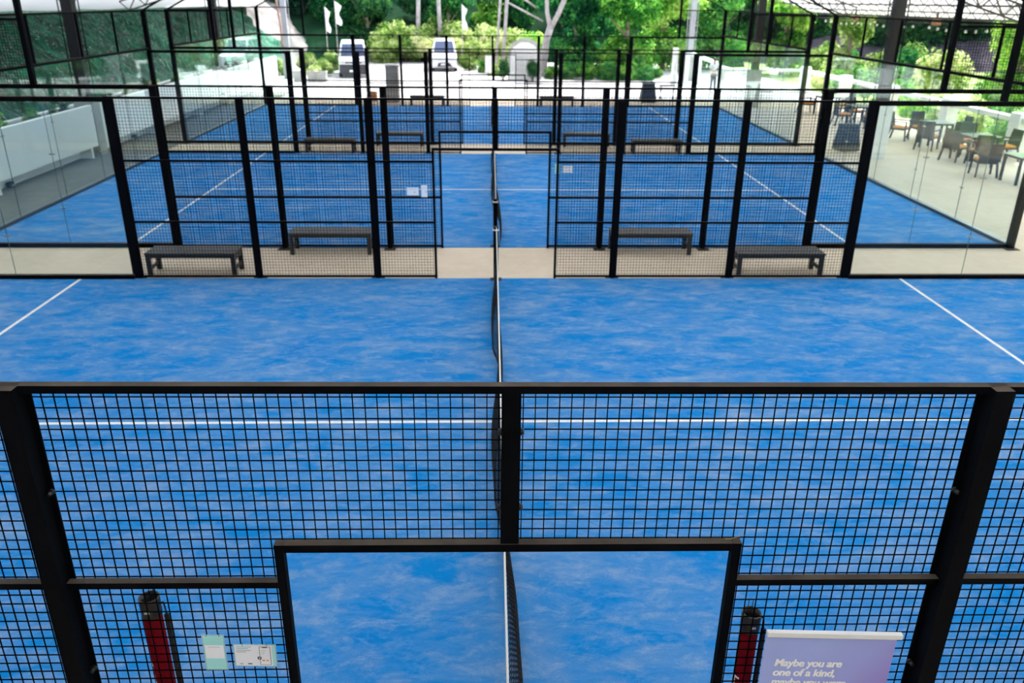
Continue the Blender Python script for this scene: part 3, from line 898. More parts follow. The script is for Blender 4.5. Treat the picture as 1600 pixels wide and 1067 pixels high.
# ------------------------------------------------------------------ vegetation
def crown_mesh(name, m, seed, n=2600, size=0.16, blobs=9, rad=1.0, flat=0.8, hollow=0.55):
    rg = np.random.RandomState(seed)
    cs = rg.normal(0, 1, (blobs, 3)); cs /= np.linalg.norm(cs, axis=1)[:, None]
    cs *= (rg.uniform(0.2, 0.72, (blobs, 1)))*rad; cs[:, 2] *= flat
    br = rg.uniform(0.30, 0.5, blobs)*rad
    which = rg.randint(0, blobs, n)
    d = rg.normal(0, 1, (n, 3)); d /= np.linalg.norm(d, axis=1)[:, None]
    rr = rg.uniform(hollow, 1.0, (n, 1))
    c = cs[which] + d*br[which][:, None]*rr*np.array([1, 1, flat])
    nrm = d + rg.normal(0, 0.6, (n, 3)) + np.array([0, 0, 0.5]); nrm /= np.linalg.norm(nrm, axis=1)[:, None]
    a = np.cross(nrm, rg.normal(0, 1, (n, 3))); a /= np.linalg.norm(a, axis=1)[:, None]
    bb = np.cross(nrm, a)
    s = size*rg.uniform(0.6, 1.3, (n, 1))
    v = np.stack([c-a*s, c+bb*s*0.45, c+a*s, c-bb*s*0.45], 1).reshape(-1, 3)
    me = bpy.data.meshes.new(name)
    me.vertices.add(4*n); me.vertices.foreach_set('co', v.ravel())
    me.loops.add(4*n); me.loops.foreach_set('vertex_index', np.arange(4*n, dtype=np.int32))
    me.polygons.add(n); me.polygons.foreach_set('loop_start', np.arange(0, 4*n, 4, dtype=np.int32))
    me.polygons.foreach_set('loop_total', np.full(n, 4, dtype=np.int32))
    me.update(calc_edges=True); me.materials.append(m)
    return me
CR = {}
for key, m in (('bright', 'leaf_bright'), ('green', 'leaf_green'), ('dark', 'leaf_dark'), ('yellow', 'leaf_yellow')):
    CR[key] = [crown_mesh('crown_'+key, M[m], 10+i, 5200, 0.062, 11) for i in range(2)]
CRB = {k: [crown_mesh('bush_'+k, M['leaf_'+k], 40+i, 3600, 0.06, 10, flat=0.85) for i in range(2)] for k in ('bright', 'green', 'yellow', 'dark')}
def tree(x, y, h, rad, key, label, group, bark='bark', tr=None, z0=-0.21, lean=(0, 0), low=0.0):
    r = empty('tree', (x, y, z0)); r.rotation_euler.z = rnd.uniform(0, 6.28)
    tag(r, label, 'tree', group)
    tr = tr or 0.05*rad+0.05
    t = MB(); th = h-rad*0.6
    t.tube([(0, 0, 0), (lean[0]*0.4, lean[1]*0.4, th*0.5), (lean[0], lean[1], th)], [tr, tr*0.8, tr*0.4], 8)
    for k in range(5):
        q = k*1.3; t.tube([(lean[0]*0.5, lean[1]*0.5, th*(0.5+0.08*k)), (lean[0]+rad*0.5*math.cos(q), lean[1]+rad*0.5*math.sin(q), th*(0.75+0.08*k))], [tr*0.45, tr*0.15], 6)
    t.build('trunk', M[bark], r)
    c = obj_from(CR[key][rnd.randrange(2)], 'crown', r, (lean[0], lean[1], h-rad*0.75))
    c.scale = (rad, rad, rad*rnd.uniform(0.95, 1.2)); c.rotation_euler.z = rnd.uniform(0, 6)
    if low:
        c = obj_from(CR[key][rnd.randrange(2)], 'crown', r, (0, 0, rad*0.55))
        c.scale = (rad*0.9, rad*0.9, rad*0.8); c.rotation_euler.z = rnd.uniform(0, 6)
    return r
def bush(x, y, rad, key, label, group, z0=-0.21, hz=1.0):
    r = empty('bush', (x, y, z0)); tag(r, label, 'bush', group)
    t = MB()
    for k in range(4):
        q = k*1.6+0.3; t.tube([(0.02*math.cos(q), 0.02*math.sin(q), 0), (rad*0.4*math.cos(q), rad*0.4*math.sin(q), rad*0.8*hz)], [0.03*rad+0.006, 0.01*rad+0.002], 5)
    t.build('stems', M['bark'], r)
    c = obj_from(CRB[key][rnd.randrange(2)], 'foliage', r, (0, 0, rad*0.62*hz)); c.scale = (rad, rad, rad*0.85*hz); c.rotation_euler.z = rnd.uniform(0, 6)
    return r
ORD = 'first second third fourth fifth sixth seventh eighth ninth tenth eleventh twelfth thirteenth fourteenth fifteenth sixteenth seventeenth eighteenth nineteenth twentieth twenty-first twenty-second'.split()
# hills (ground rising behind everything)
def hill(u, v):
    a = -62+150*u
    d = 62 + 60*v
    if a > 20: d = 72 - min(20, (a-20)*0.5) + 60*v
    z = -0.4 + 22*v**0.8
    n = mn.fractal(Vector((a*0.09, v*4, 3.3)), 0.9, 2.1, 5)
    return (a, d+2*n, z+1.6*n*min(1, v*6))
vs, fs = grid(hill, 120, 50)
struct(MB().add(vs, fs, True).build('hillside', M['hill']), 'dark green wooded hillside rising behind the car park')
def phill(u, v):
    x = 18 + 44*u + 2.5*v; y = 70 - 30*u + 5*v
    n = mn.fractal(Vector((y*0.2, v*3, 8.3)), 0.9, 2.1, 4)
    return (x+0.8*n, y, -0.3 + 2.1*v**0.8 + 0.3*n)
vs, fs = grid(phill, 60, 24)
struct(MB().add(vs, fs, True).build('bare_bank', M['purple']), 'bare purple-grey bank beyond the right terrace')

G1 = 'forest trees behind the car park'
# dark forest behind
for k in range(15):
    x = -27+4.3*k + rnd.uniform(-1, 1); y = 72+rnd.uniform(-3, 5)
    tree(x, y, rnd.uniform(7, 9.5), rnd.uniform(2.8, 3.8), 'dark' if k < 8 else 'green', '%s tree, %s from the left in the middle forest row behind the car park' % ('dark green' if k < 8 else 'mid green', ORD[k]), G1, low=1)
for x, y, h, rad, key, l in (
        (-9.8, 66, 6.5, 2.6, 'dark', 'dark green tree behind the white flags on the left'),
        (-13.2, 68, 6.5, 2.4, 'green', 'green tree at the top of the pale concrete bank'),
        (-3.4, 66, 6.0, 2.0, 'green', 'green tree above the parked white car'),
        (0.8, 68, 6.5, 2.4, 'dark', 'dark tree behind the white arch'),
        (5.6, 54, 6.6, 2.7, 'green', 'broad leafy green tree right of the forked pale trunk'),
        (8.6, 52, 6.4, 2.5, 'bright', 'bright green tree behind the far right corner of the farthest court'),
        (11.8, 56, 6.8, 2.8, 'bright', 'bright yellow-green tree beyond the far right fence'),
        (15.5, 57, 6.5, 2.7, 'green', 'green tree behind the standing person'),
        (19.8, 55, 6.5, 2.5, 'bright', 'bright tree beyond the white railing on the right'),
        (20.5, 46, 5.2, 1.9, 'yellow', 'yellow-green tree just beyond the right railing'),
        (22.5, 33, 4.4, 1.7, 'bright', 'bright green tree beyond the railing beside the orange lamp'),
        (21.5, 27.5, 5.0, 1.8, 'bright', 'bright leafy tree beyond the terrace at the right picture edge'),
        (24.5, 24.0, 5.5, 2.0, 'green', 'green tree farther out at the right picture edge'),
        (33, 66, 9.0, 3.6, 'dark', 'dark tree on the purple-grey bank, farther one'),
        (41, 60, 9.0, 3.6, 'dark', 'dark tree on the purple-grey bank, middle one'),
        (49, 54, 9.0, 3.6, 'dark', 'dark tree on the purple-grey bank, nearer one')):
    tree(x, y, h, rad, key, l, None, low=1)
for k in range(12):
    x = -15+2.9*k
    key = ('dark', 'green', 'dark', 'dark', 'green', 'bright', 'green', 'dark', 'green', 'bright', 'green', 'bright')[k]
    tree(x+rnd.uniform(-0.6, 0.6), 67.5+rnd.uniform(-1, 1.5), rnd.uniform(4.6, 6.4), rnd.uniform(2.0, 2.5), key, '%s tree, %s from the left in the front forest row behind the car park' % ({'dark': 'dark green', 'green': 'mid green', 'bright': 'bright green'}[key], ORD[k]), 'front row of the forest behind the car park', low=1)
for k in range(16):
    x = -24+3.6*k
    tree(x, 84+rnd.uniform(-2, 2), rnd.uniform(7, 9), rnd.uniform(3.0, 3.8), rnd.choice(['dark', 'green', 'dark']), 'tree %s from the left high on the wooded hillside' % ORD[k], 'trees up on the hillside', low=1, z0=7.0)
for k in range(9):
    tree(22+5*k, 74-3.0*k, rnd.uniform(8, 10), rnd.uniform(3.2, 4.0), 'dark', 'dark tree above the bare purple-grey bank, %s from the left' % ORD[k], 'dark trees above the bare bank', low=1)
# low bushes around the car park
for k, (x, y, rad, key) in enumerate([(-8.2, 61, 1.6, 'yellow'), (-6.4, 62, 1.7, 'yellow'), (-4.9, 62, 1.8, 'yellow'), (-3.2, 62, 1.7, 'yellow'), (-1.6, 61, 1.6, 'yellow'), (-0.2, 60, 1.5, 'yellow'), (1.2, 58, 1.5, 'yellow'), (2.6, 57, 1.4, 'bright')]):
    bush(x, y+1.9, rad*1.25, key, 'taller yellow-green bush behind the back row of the car park, %s from the left' % ORD[k], 'taller bushes behind the car park', hz=1.25)
    bush(x, y, rad, key, 'yellow-green bush at the back of the car park, %s from the left' % ORD[k], 'bushes at the back of the car park')
for k, (x, y, rad, key) in enumerate([(-1.6, 54.5, 1.0, 'yellow'), (-0.5, 52.5, 0.9, 'bright'), (0.2, 50.5, 0.9, 'yellow')]):
    bush(x, y, rad, key, 'light bush between the white car and the white arch, %s from the left' % ORD[k], 'bushes between car and arch')
for k, (x, y, rad, key) in enumerate([(3.7, 48.4, 0.9, 'bright'), (4.7, 48.2, 1.0, 'green'), (5.8, 48.0, 1.1, 'bright'), (7.0, 48.0, 1.1, 'green'), (8.1, 47.8, 1.1, 'bright'), (9.0, 47.8, 0.9, 'green'), (10.0, 49.2, 0.8, 'bright'),
                       (5.2, 50.2, 1.5, 'green'), (7.2, 50.0, 1.5, 'bright'), (9.2, 50.6, 1.3, 'green')]):
    bush(x, y, rad, key, ('leafy bush in the front row right of the arch, %s from the left' % ORD[k]) if k < 7 else 'leafy bush in the back row right of the arch, %s from the left' % ORD[k-7], 'bushes on the right edge of the car park')
for k, (x, y, rad) in enumerate([(-10.4, 47.4, 0.85), (-10.4, 49.5, 1.0), (-13.0, 49.9, 1.0), (-10.4, 51.5, 1.1), (-11.8, 52.5, 1.2), (-10.2, 54.5, 1.2)]):
    bush(x, y, rad, 'yellow', 'pale yellow-green bush left of the white van, %s from the front' % ORD[k], 'bushes left of the van')
yy = 19.5
for k in range(12):
    bush(17.9+rnd.uniform(-0.2, 0.5), yy, rnd.uniform(0.9, 1.25), rnd.choice(['bright', 'yellow', 'bright', 'green']), 'green bush just outside the white terrace railing, %s from the near end' % ORD[k], 'bushes outside the terrace railing', z0=-0.21, hz=1.15)
    yy += 2.05
yy = 22.0
for k in range(9):
    bush(21.0+rnd.uniform(-0.5, 1.5), yy, rnd.uniform(1.5, 2.1), rnd.choice(['bright', 'yellow', 'green']), 'large light green shrub beyond the terrace railing, %s from the near end' % ORD[k], 'large shrubs beyond the railing', hz=1.1)
    yy += 3.6
yy = 12.6
for k in range(22):
    if min(abs(yy-c) for c in COLY) < 0.75: yy += 1.0
    bush(-12.3+rnd.uniform(-0.12, 0.12), yy, rnd.uniform(0.22, 0.40), rnd.choice(['green', 'dark', 'yellow', 'bright']), 'small plant in the left white planter wall, %s from the near end' % ORD[k], 'plants in the left planter wall', z0=1.28)
    yy += rnd.uniform(0.8, 1.7)
for x, y, rad, l in [(0.62, 46.6, 0.62, 'shrub in front of the white arch, left one'), (2.35, 46.7, 0.62, 'shrub in front of the white arch, right one')]:
    bush(x, y, rad, 'dark', 'dark green ' + l, None, z0=-0.004, hz=1.7)
# forked pale tree
r = empty('forked_tree', (3.2, 50, -0.21)); tag(r, 'tall tree with a pale forked trunk right of the white arch', 'tree')
t = MB()
t.tube([(-0.1, 0, 0), (0.0, 0, 1.2), (0.12, 0, 2.3), (0.40, 0, 3.2)], [0.27, 0.24, 0.22, 0.20], 10)
t.tube([(0.36, 0, 3.0), (0.14, 0, 3.9), (0.10, 0, 4.6), (0.3, 0, 6.2)], [0.16, 0.13, 0.12, 0.08], 8)
t.tube([(0.36, 0, 3.0), (0.80, 0, 3.8), (1.15, 0, 4.6), (1.6, 0, 6.4)], [0.18, 0.16, 0.15, 0.09], 8)
t.build('trunk', M['palebark'], r)
c = obj_from(CR['bright'][0], 'crown', r, (0.9, 0.3, 7.2)); c.scale = (2.6, 2.6, 1.9)
for x, y, l, dx in ((-5.7, 63.5, 'slender pale trunk standing behind the yellow bushes, left one', 0.1), (-3.9, 63.8, 'slender pale trunk standing behind the yellow bushes, right one', -0.1)):
    r = empty('slender_tree', (x, y, -0.21)); tag(r, l, 'tree')
    MB().tube([(0, 0, 0), (dx, 0, 3), (dx*2, 0, 6)], [0.2, 0.17, 0.14], 8).build('trunk', M['palebark'], r)
    c = obj_from(CR['green'][1], 'crown', r, (dx*2, 0, 6.8)); c.scale = (1.7, 1.7, 1.3)
r = empty('pole_frame', (0.6, 55, -0.21)); tag(r, 'pale timber pole frame with slanting bars among the trees', 'frame')
MB().tube([(-0.35, 0, 0), (0.0, 0, 5.5)], 0.09, 8).build('pole', M['palebark'], r)
MB().tube([(0.1, 0.1, 0), (0.45, 0.1, 5.5)], 0.12, 8).build('pole', M['palebark'], r)
MB().tube([(0.5, 0, 4.4), (2.8, 0, 3.3)], 0.06, 8).build('slanting_bar', M['palebark'], r)
MB().tube([(1.1, 0, 4.9), (2.4, 0, 4.1)], 0.06, 8).build('slanting_bar', M['palebark'], r)

# ------------------------------------------------------------------ car park things
def vehicle(name, label, loc, rz, W, prof, gh, wheels, kind):
    """prof: body side profile (y,z), gh: greenhouse profile (y,z); front faces -y"""
    r = empty(name, loc, rz); tag(r, label, 'car')
    def lo(P, w0, w1, zt0, zt1):
        n = len(P); vs = []; xs = []
        for s in (-1, 1):
            for (y, z) in P:
                t = (z-zt0)/(zt1-zt0); vs.append((s*(w0+(w1-w0)*max(0, min(1, t)))/2, y, z))
        fs = [tuple(range(n)), tuple(range(2*n-1, n-1, -1))] + [(i, n+i, n+(i+1) % n, (i+1) % n) for i in range(n)]
        return MB().add(vs, fs)
    zs = [p[1] for p in prof]; zg = [p[1] for p in gh]
    lo(prof, W, W*0.97, min(zs), max(zs)).build('body', M['carwhite'], r, 0.06)
    g = lo(gh, W*0.95, W*0.78, min(zg), max(zg)); g.build('cabin', M['carwhite'], r, 0.05)
    # windscreen from first two greenhouse points
    (ya, za), (yb, zb) = gh[0], gh[1]
    t0, t1 = 0.10, 0.93
    def pt(t, s, o=0.0):
        y = ya+(yb-ya)*t; z = za+(zb-za)*t; ww = W*0.95+(W*0.78-W*0.95)*((z-min(zg))/(max(zg)-min(zg)))
        return (s*(ww/2-0.10), y-0.02-o, z+0.012)
    MB().poly([pt(t0, -1), pt(t0, 1), pt(t1, 1), pt(t1, -1)], (0, 0.03, -0.01)).build('windscreen', M['carglass'], r)
    # side windows
    for s in (-1, 1):
        z0 = min(zg)+0.10; z1 = max(zg)-0.12
        def xw(z): return s*((W*0.95+(W*0.78-W*0.95)*((z-min(zg))/(max(zg)-min(zg))))/2+0.006)
        def yf(z): return ya+(yb-ya)*((z-za)/(zb-za))+0.16
        ye = gh[2][0]-0.2
        ym = (yf(z0)+ye)/2
        for a0, a1, b0, b1 in ((yf(z0), ym-0.05, yf(z1), ym-0.05), (ym+0.05, ye, ym+0.05, ye-0.05)):
            MB().poly([(xw(z0), a0, z0), (xw(z0), a1, z0), (xw(z1), b1, z1), (xw(z1), b0, z1)], (-s*0.02, 0, 0)).build('side_window', M['carglass'], r)
        MB().box(*sorted((s*(W/2+0.02), s*(W/2+0.17))), ya+0.10, ya+0.18, za-0.02, za+0.14).build('mirror', M['cardark'], r, 0.02)
    yf0 = prof[0][0]
    if kind == 'van':
        MB().box(-W*0.47, W*0.47, yf0-0.03, yf0+0.1, 0.22, 0.78).build('bumper', M['cardark'], r, 0.03)
        MB().box(-0.25, 0.25, yf0-0.05, yf0-0.03, 0.34, 0.46).build('number_plate', M['print_white'], r)
        for s in (-1, 1): MB().box(*sorted((s*W*0.30, s*W*0.46)), yf0-0.02, yf0+0.1, 0.80, 0.98).build('headlamp', M['lamp'], r, 0.02)
        MB().box(-W*0.28, W*0.28, yf0-0.02, yf0+0.05, 0.82, 0.92).build('grille', M['cardark'], r, 0.01)
    else:
        MB().poly([(-0.50, yf0-0.02, 0.32), (0.50, yf0-0.02, 0.32), (0.34, yf0-0.02, 0.56), (-0.34, yf0-0.02, 0.56)], (0, 0.06, 0)).build('grille', M['cardark'], r)
        MB().box(-0.25, 0.25, yf0-0.05, yf0-0.02, 0.40, 0.50).build('number_plate', M['print_white'], r)
        MB().box(-W*0.46, W*0.46, yf0-0.02, yf0+0.1, 0.16, 0.25).build('bumper_lip', M['cardark'], r, 0.02)
        for s in (-1, 1): MB().poly([(s*0.80, yf0+0.02, 0.62), (s*0.50, yf0-0.02, 0.60), (s*0.52, yf0-0.02, 0.70), (s*0.82, yf0+0.04, 0.78)], (0, 0.08, 0)).build('headlamp', M['lamp'], r)
    for s in (-1, 1):
        for y in wheels:
            MB().tube([(s*(W/2-0.20), y, 0.32), (s*(W/2+0.01), y, 0.32)], 0.32, 24).build('wheel', M['tyre'], r)
    return r
vehicle('van', 'white van parked facing the courts on the left of the car park', (-8.25, 48.1, -0.004), 0.15, 1.76,
        [(0.0, 0.30), (-0.02, 1.00), (0.35, 1.18), (4.5, 1.2), (4.55, 0.30)], [(0.32, 1.14), (0.95, 1.93), (4.3, 1.98), (4.5, 1.14)], (0.85, 3.6), 'van')
vehicle('car', 'white people carrier parked facing the courts behind the centre of the farthest court', (-3.12, 53.1, -0.004), 0.055, 1.68,
        [(0.0, 0.22), (-0.02, 0.72), (0.10, 0.90), (1.0, 1.12), (4.2, 1.14), (4.3, 0.22)], [(0.95, 1.08), (1.75, 1.86), (4.0, 1.90), (4.25, 1.08)], (0.80, 3.4), 'car')
def arch_pts(w, h, n=18):
    r = w/2; z = h-r
    return [(-r, 0), (r, 0)] + [(r*math.cos(PI*k/n), z+r*math.sin(PI*k/n)) for k in range(n+1)]
r = empty('garden_arch', (1.92, 47.4, -0.004)); tag(r, 'white round-topped arch panel with a leafy outer ring at the car park edge', 'arch')
MB().poly([(x, 0, z) for x, z in arch_pts(1.72, 2.12)], (0, 0.18, 0)).build('arch_panel', M['white'], r)
b = MB(); P1 = arch_pts(2.0, 2.34)[2:]; P0 = arch_pts(1.74, 2.14)[2:]
for (a, c), (p, q) in zip(zip(P0, P0[1:]), zip(P1, P1[1:])):
    b.add([(a[0], 0.25, a[1]), (c[0], 0.25, c[1]), (q[0], 0.25, q[1]), (p[0], 0.25, p[1]), (a[0], 0.45, a[1]), (c[0], 0.45, c[1]), (q[0], 0.45, q[1]), (p[0], 0.45, p[1])],
          [(0,1,2,3),(7,6,5,4),(0,4,5,1),(1,5,6,2),(2,6,7,3),(3,7,4,0)])
for s in (-1, 1): b.box(*sorted((s*0.87, s*1.0)), 0.25, 0.45, 0, 1.34)
b.build('outer_ring', M['greyconc'], r)
r = empty('sign_board', (-0.23, 48.0, -0.004)); tag(r, 'white upright board on a post left of the white arch', 'sign')
MB().box(-0.19, 0.19, -0.02, 0.02, 0.36, 1.33).build('board', M['white'], r, 0.005)
MB().tube([(0, 0.04, 0), (0, 0.04, 1.55)], 0.03, 8).build('post', M['truss'], r)
def flag(x, z0, z1, w, l):
    r = empty('feather_flag', (x, 60, -0.21)); tag(r, l, 'flag')
    MB().tube([(0, 0, 0), (0, 0, z1+0.25)], 0.03, 6).build('flag_pole', M['palebark'], r)
    n = 10; vs = []; fs = []
    for i in range(n+1):
        z = z0+(z1-z0)*i/n+0.21; ww = w*(0.75+0.25*math.sin(i*0.9))*(1 if i < n else 0.25)
        vs += [(0.02, -0.02, z), (0.02+ww*0.5, -0.02+0.10*math.sin(i*0.8), z-0.05), (0.02+ww, -0.02+0.05*math.cos(i), z-0.15)]
    for i in range(n):
        for k in range(2): fs.append((3*i+k, 3*i+k+1, 3*i+4+k, 3*i+3+k))
    o = MB().add(vs, fs, True).build('flag_cloth', M['flag'], r); s = o.modifiers.new('th', 'SOLIDIFY'); s.thickness = 0.01
flag(-11.95, 2.2, 3.8, 0.34, 'white feather flag, leftmost of three, beside the pale concrete bank')
flag(-11.22, 2.7, 4.2, 0.45, 'white feather flag, second from left, before dark trees')
flag(-2.15, 2.45, 4.05, 0.36, 'white feather flag above and right of the parked white car')
for x, wd, l in ((-11.0, 0.50, 'grey planter block left of the van, leftmost'), (-10.25, 0.42, 'grey planter block left of the van, middle'), (-9.67, 0.48, 'grey planter block left of the van, rightmost')):
    r = empty('planter_block', (x, 45.7, -0.004)); tag(r, l, 'planter')
    MB().box(-wd/2, wd/2, -0.25, 0.25, 0, 0.56).box(-wd/2-0.03, wd/2+0.03, -0.28, 0.28, 0.50, 0.58).build('trough', M['greyconc'], r, 0.01)
    MB().box(-wd/2+0.04, wd/2-0.04, -0.21, 0.21, 0.55, 0.585).build('soil', M['soil'], r)
r = empty('concrete_pillar', (-4.57, 36.0, 0)); tag(r, 'free-standing square grey concrete pillar beyond the farthest court', 'pillar')
MB().box(-0.28, 0.28, -0.28, 0.28, 0, 1.56).build('shaft', M['greyconc'], r, 0.01)
MB().box(-0.30, 0.30, -0.30, 0.30, 1.56, 1.62).build('cap', M['greyconc'], r, 0.01)
r = empty('cardboard_box', (-5.55, 36.4, 0)); tag(r, 'brown cardboard box on the floor left of the grey concrete pillar', 'box')
MB().box(-0.17, 0.17, -0.15, 0.15, 0, 0.42).build('carton', M['card_box'], r, 0.005)
MB().box(-0.17, 0.17, -0.02, 0.02, 0.42, 0.424).build('tape', M['band'], r)

# ------------------------------------------------------------------ right terrace
b = MB().box(16.15, 16.45, 20.5, 41.3, 1.03, 1.18)
for k, y in enumerate((22.4, 26.6, 31.2, 35.8)):
    pass
r = empty('terrace_railing', (16.3, 0, 0)); tag(r, 'white beam railing running away along the right edge of the terrace', 'railing')
MB().box(-0.13, 0.13, 8.0, 41.3, 1.02, 1.17).build('top_beam', M['white'], r, 0.01)
for y in (9.6, 13.8, 18.0, 22.4, 26.6, 31.2, 35.8, 41.0):
    b = MB().box(-0.20, 0.20, y-0.25, y+0.25, 0, 1.30)
    for k in range(5): b.box(-0.215, 0.215, y-0.265, y+0.265, 0.10+k*0.24, 0.28+k*0.24)
    b.build('railing_post', M['white'], r, 0.008)
r = empty('terrace_railing', (12.0, 41.2, 0)); tag(r, 'white beam railing crossing the far end of the terrace behind the person', 'railing')
MB().box(0.0, 4.1, -0.1, 0.1, 1.03, 1.17).build('top_beam', M['white'], r, 0.01)
MB().box(-0.16, 0.10, -0.13, 0.13, 0, 1.17).build('railing_post', M['white'], r, 0.008)
MB().box(0.10, 4.1, -0.1, 0.1, 0.0, 0.22).build('plinth', M['white'], r, 0.008)
for z in (0.4, 0.58, 0.76, 0.94): MB().tube([(0.1, 0, z), (4.1, 0, z)], 0.012, 6).build('cable', M['truss'], r)
r = empty('white_gate_frame', (10.3, 45.6, 0)); tag(r, 'tall white gate posts and sloping beam beyond the far right fence', 'gate')
MB().box(-0.02, 0.24, -0.15, 0.15, -0.004, 1.95).build('gate_post', M['white'], r, 0.008)
MB().box(0.72, 0.92, -0.15, 0.15, -0.004, 1.6).build('gate_post', M['white'], r, 0.008)
MB().box(1.22, 1.62, -0.15, 0.15, -0.004, 1.35).build('gate_post', M['white'], r, 0.008)
MB().bar((0.8, 0, 1.72), (2.1, -1.6, 1.25), 0.2, 0.16).build('sloping_beam', M['white'], r)

def make_chair():
    r = empty('rattan_chair')
    MB().box(-0.26, 0.26, -0.26, 0.24, 0.36, 0.41).build('seat', M['rattan'], r, 0.01)
    MB().box(-0.23, 0.23, -0.25, 0.19, 0.41, 0.47).build('cushion', M['orange'], r, 0.02, label='orange cushion')
    b = MB()
    b.add([(-0.26, 0.20, 0.36), (0.26, 0.20, 0.36), (0.26, 0.26, 0.36), (-0.26, 0.26, 0.36), (-0.24, 0.30, 0.92), (0.24, 0.30, 0.92), (0.24, 0.34, 0.92), (-0.24, 0.34, 0.92)],
          [(0,3,2,1),(4,5,6,7),(0,1,5,4),(1,2,6,5),(2,3,7,6),(3,0,4,7)])
    b.build('backrest', M['rattan'], r, 0.012)
    for s in (-1, 1):
        b = MB().box(*sorted((s*0.25, s*0.31)), -0.27, 0.27, 0.62, 0.655).box(*sorted((s*0.255, s*0.305)), -0.27, -0.22, 0.36, 0.63)
        b.build('armrest', M['rattan'], r, 0.006)
        MB().bar((s*0.26, -0.24, 0.38), (s*0.28, -0.28, 0.0), 0.045).build('leg', M['rattan'], r)
        MB().bar((s*0.24, 0.24, 0.38), (s*0.27, 0.33, 0.0), 0.045).build('leg', M['rattan'], r)
    return r
def make_table():
    r = empty('terrace_table')
    MB().box(-0.42, 0.42, -0.42, 0.42, 0.715, 0.735).build('tabletop', M['tableglass'], r, 0.005)
    MB().box(-0.38, 0.38, -0.38, 0.38, 0.66, 0.715).build('apron', M['rattan'], r, 0.005)
    for sx in (-1, 1):
        for sy in (-1, 1): MB().box(sx*0.35-0.03, sx*0.35+0.03, sy*0.35-0.03, sy*0.35+0.03, 0, 0.66).build('leg', M['rattan'], r)
    return r
c0, t0_ = make_chair(), make_table()
TB = [(14.05, 18.3, 'nearest the camera at the right picture edge'), (14.75, 21.75, 'second from the camera'), (14.9, 24.6, 'third from the camera, beside the white pedestal'),
      (14.3, 29.2, 'fourth from the camera, beyond the pedestal'), (14.2, 32.4, 'farthest from the camera')]
for i, (x, y, l) in enumerate(TB):
    o = t0_ if i == 0 else copy_tree(t0_)
    o.location = (x, y, 0); o.rotation_euler.z = rnd.uniform(-0.1, 0.1)
    tag(o, 'dark square terrace table, ' + l, 'table', 'terrace tables')
# chairs: x, y, heading (0 = sitter looks to -y)
CH = [(13.55, 19.25, 2.9, 'pulled back left of the nearest terrace table'), (14.35, 17.35, 2.5, 'in front of the nearest terrace table'),
      (15.0, 18.5, -1.4, 'on the far side of the nearest terrace table'),
      (13.95, 21.55, 2.1, 'left of the second terrace table'), (14.25, 20.75, 2.9, 'in front of the second terrace table'),
      (15.5, 21.6, -1.5, 'on the railing side of the second terrace table'), (15.0, 22.7, -0.2, 'behind the second terrace table'),
      (14.1, 23.55, 2.4, 'left of the third terrace table'), (15.1, 23.6, 3.0, 'in front of the third terrace table'),
      (15.7, 24.7, -1.6, 'on the railing side of the third terrace table'), (14.1, 25.5, 0.9, 'behind the third terrace table next to the white pedestal'), (14.9, 25.6, 0.1, 'behind the third terrace table, railing side'),
      (13.5, 29.0, 1.5, 'court side of the fourth terrace table'), (14.3, 28.3, 3.0, 'in front of the fourth terrace table'), (14.4, 30.1, 0.2, 'behind the fourth terrace table'),
      (13.4, 32.6, 1.5, 'court side of the farthest terrace table'), (14.9, 32.3, -1.5, 'railing side of the farthest terrace table')]
for i, (x, y, a, l) in enumerate(CH):
    o = c0 if i == 0 else copy_tree(c0)
    o.location = (x, y, 0); o.rotation_euler.z = a
    tag(o, 'dark armchair with orange cushion, ' + l, 'chair', 'dark rattan terrace chairs')
def bin_(x, y, a, l, w=0.30, h=0.80):
    r = empty('covered_stand', (x, y, 0), a); tag(r, l, 'stand')
    MB().taper(0, 0, 0.02, h, w*1.15, w*0.95, w*0.85, w*0.7).build('cover', M['navy'], r, 0.03)
    MB().taper(0, 0, h, h+0.03, w*0.9, w*0.74, w*0.88, w*0.72).build('lid', M['navy'], r, 0.01)
    MB().box(-w*0.9, w*0.9, -w*0.8, w*0.8, 0, 0.02).build('base', M['column'], r)
bin_(11.36, 23.3, 0.15, 'dark navy covered stand on the terrace before the white pedestal')
bin_(7.3, 36.5, 0.0, 'dark navy covered stand beyond the farthest court, right of centre', 0.32, 0.82)
r = empty('side_table', (8.25, 36.8, 0)); tag(r, 'small dark folding table beyond the farthest court beside the dark stand', 'table')
MB().box(-0.35, 0.35, -0.25, 0.25, 0.70, 0.73).build('tabletop', M['rattan'], r, 0.005)
for s in (-1, 1):
    MB().bar((s*0.3, -0.2, 0.7), (s*0.3, 0.2, 0), 0.03).build('leg', M['rattan'], r); MB().bar((s*0.3, 0.2, 0.7), (s*0.3, -0.2, 0), 0.03).build('leg', M['rattan'], r)
r = empty('cap_hat', (7.45, 36.5, 0.85)) ; tag(r, 'small grey hat lying on the farther dark covered stand', 'hat')
MB().ball((0, 0, 0.02), 0.12, 12, 6, (1, 1, 0.8)).build('crown', M['greypanel'], r)
MB().tube([(0, 0, 0.0), (0, 0, 0.008)], 0.2, 16).build('brim', M['greypanel'], r)

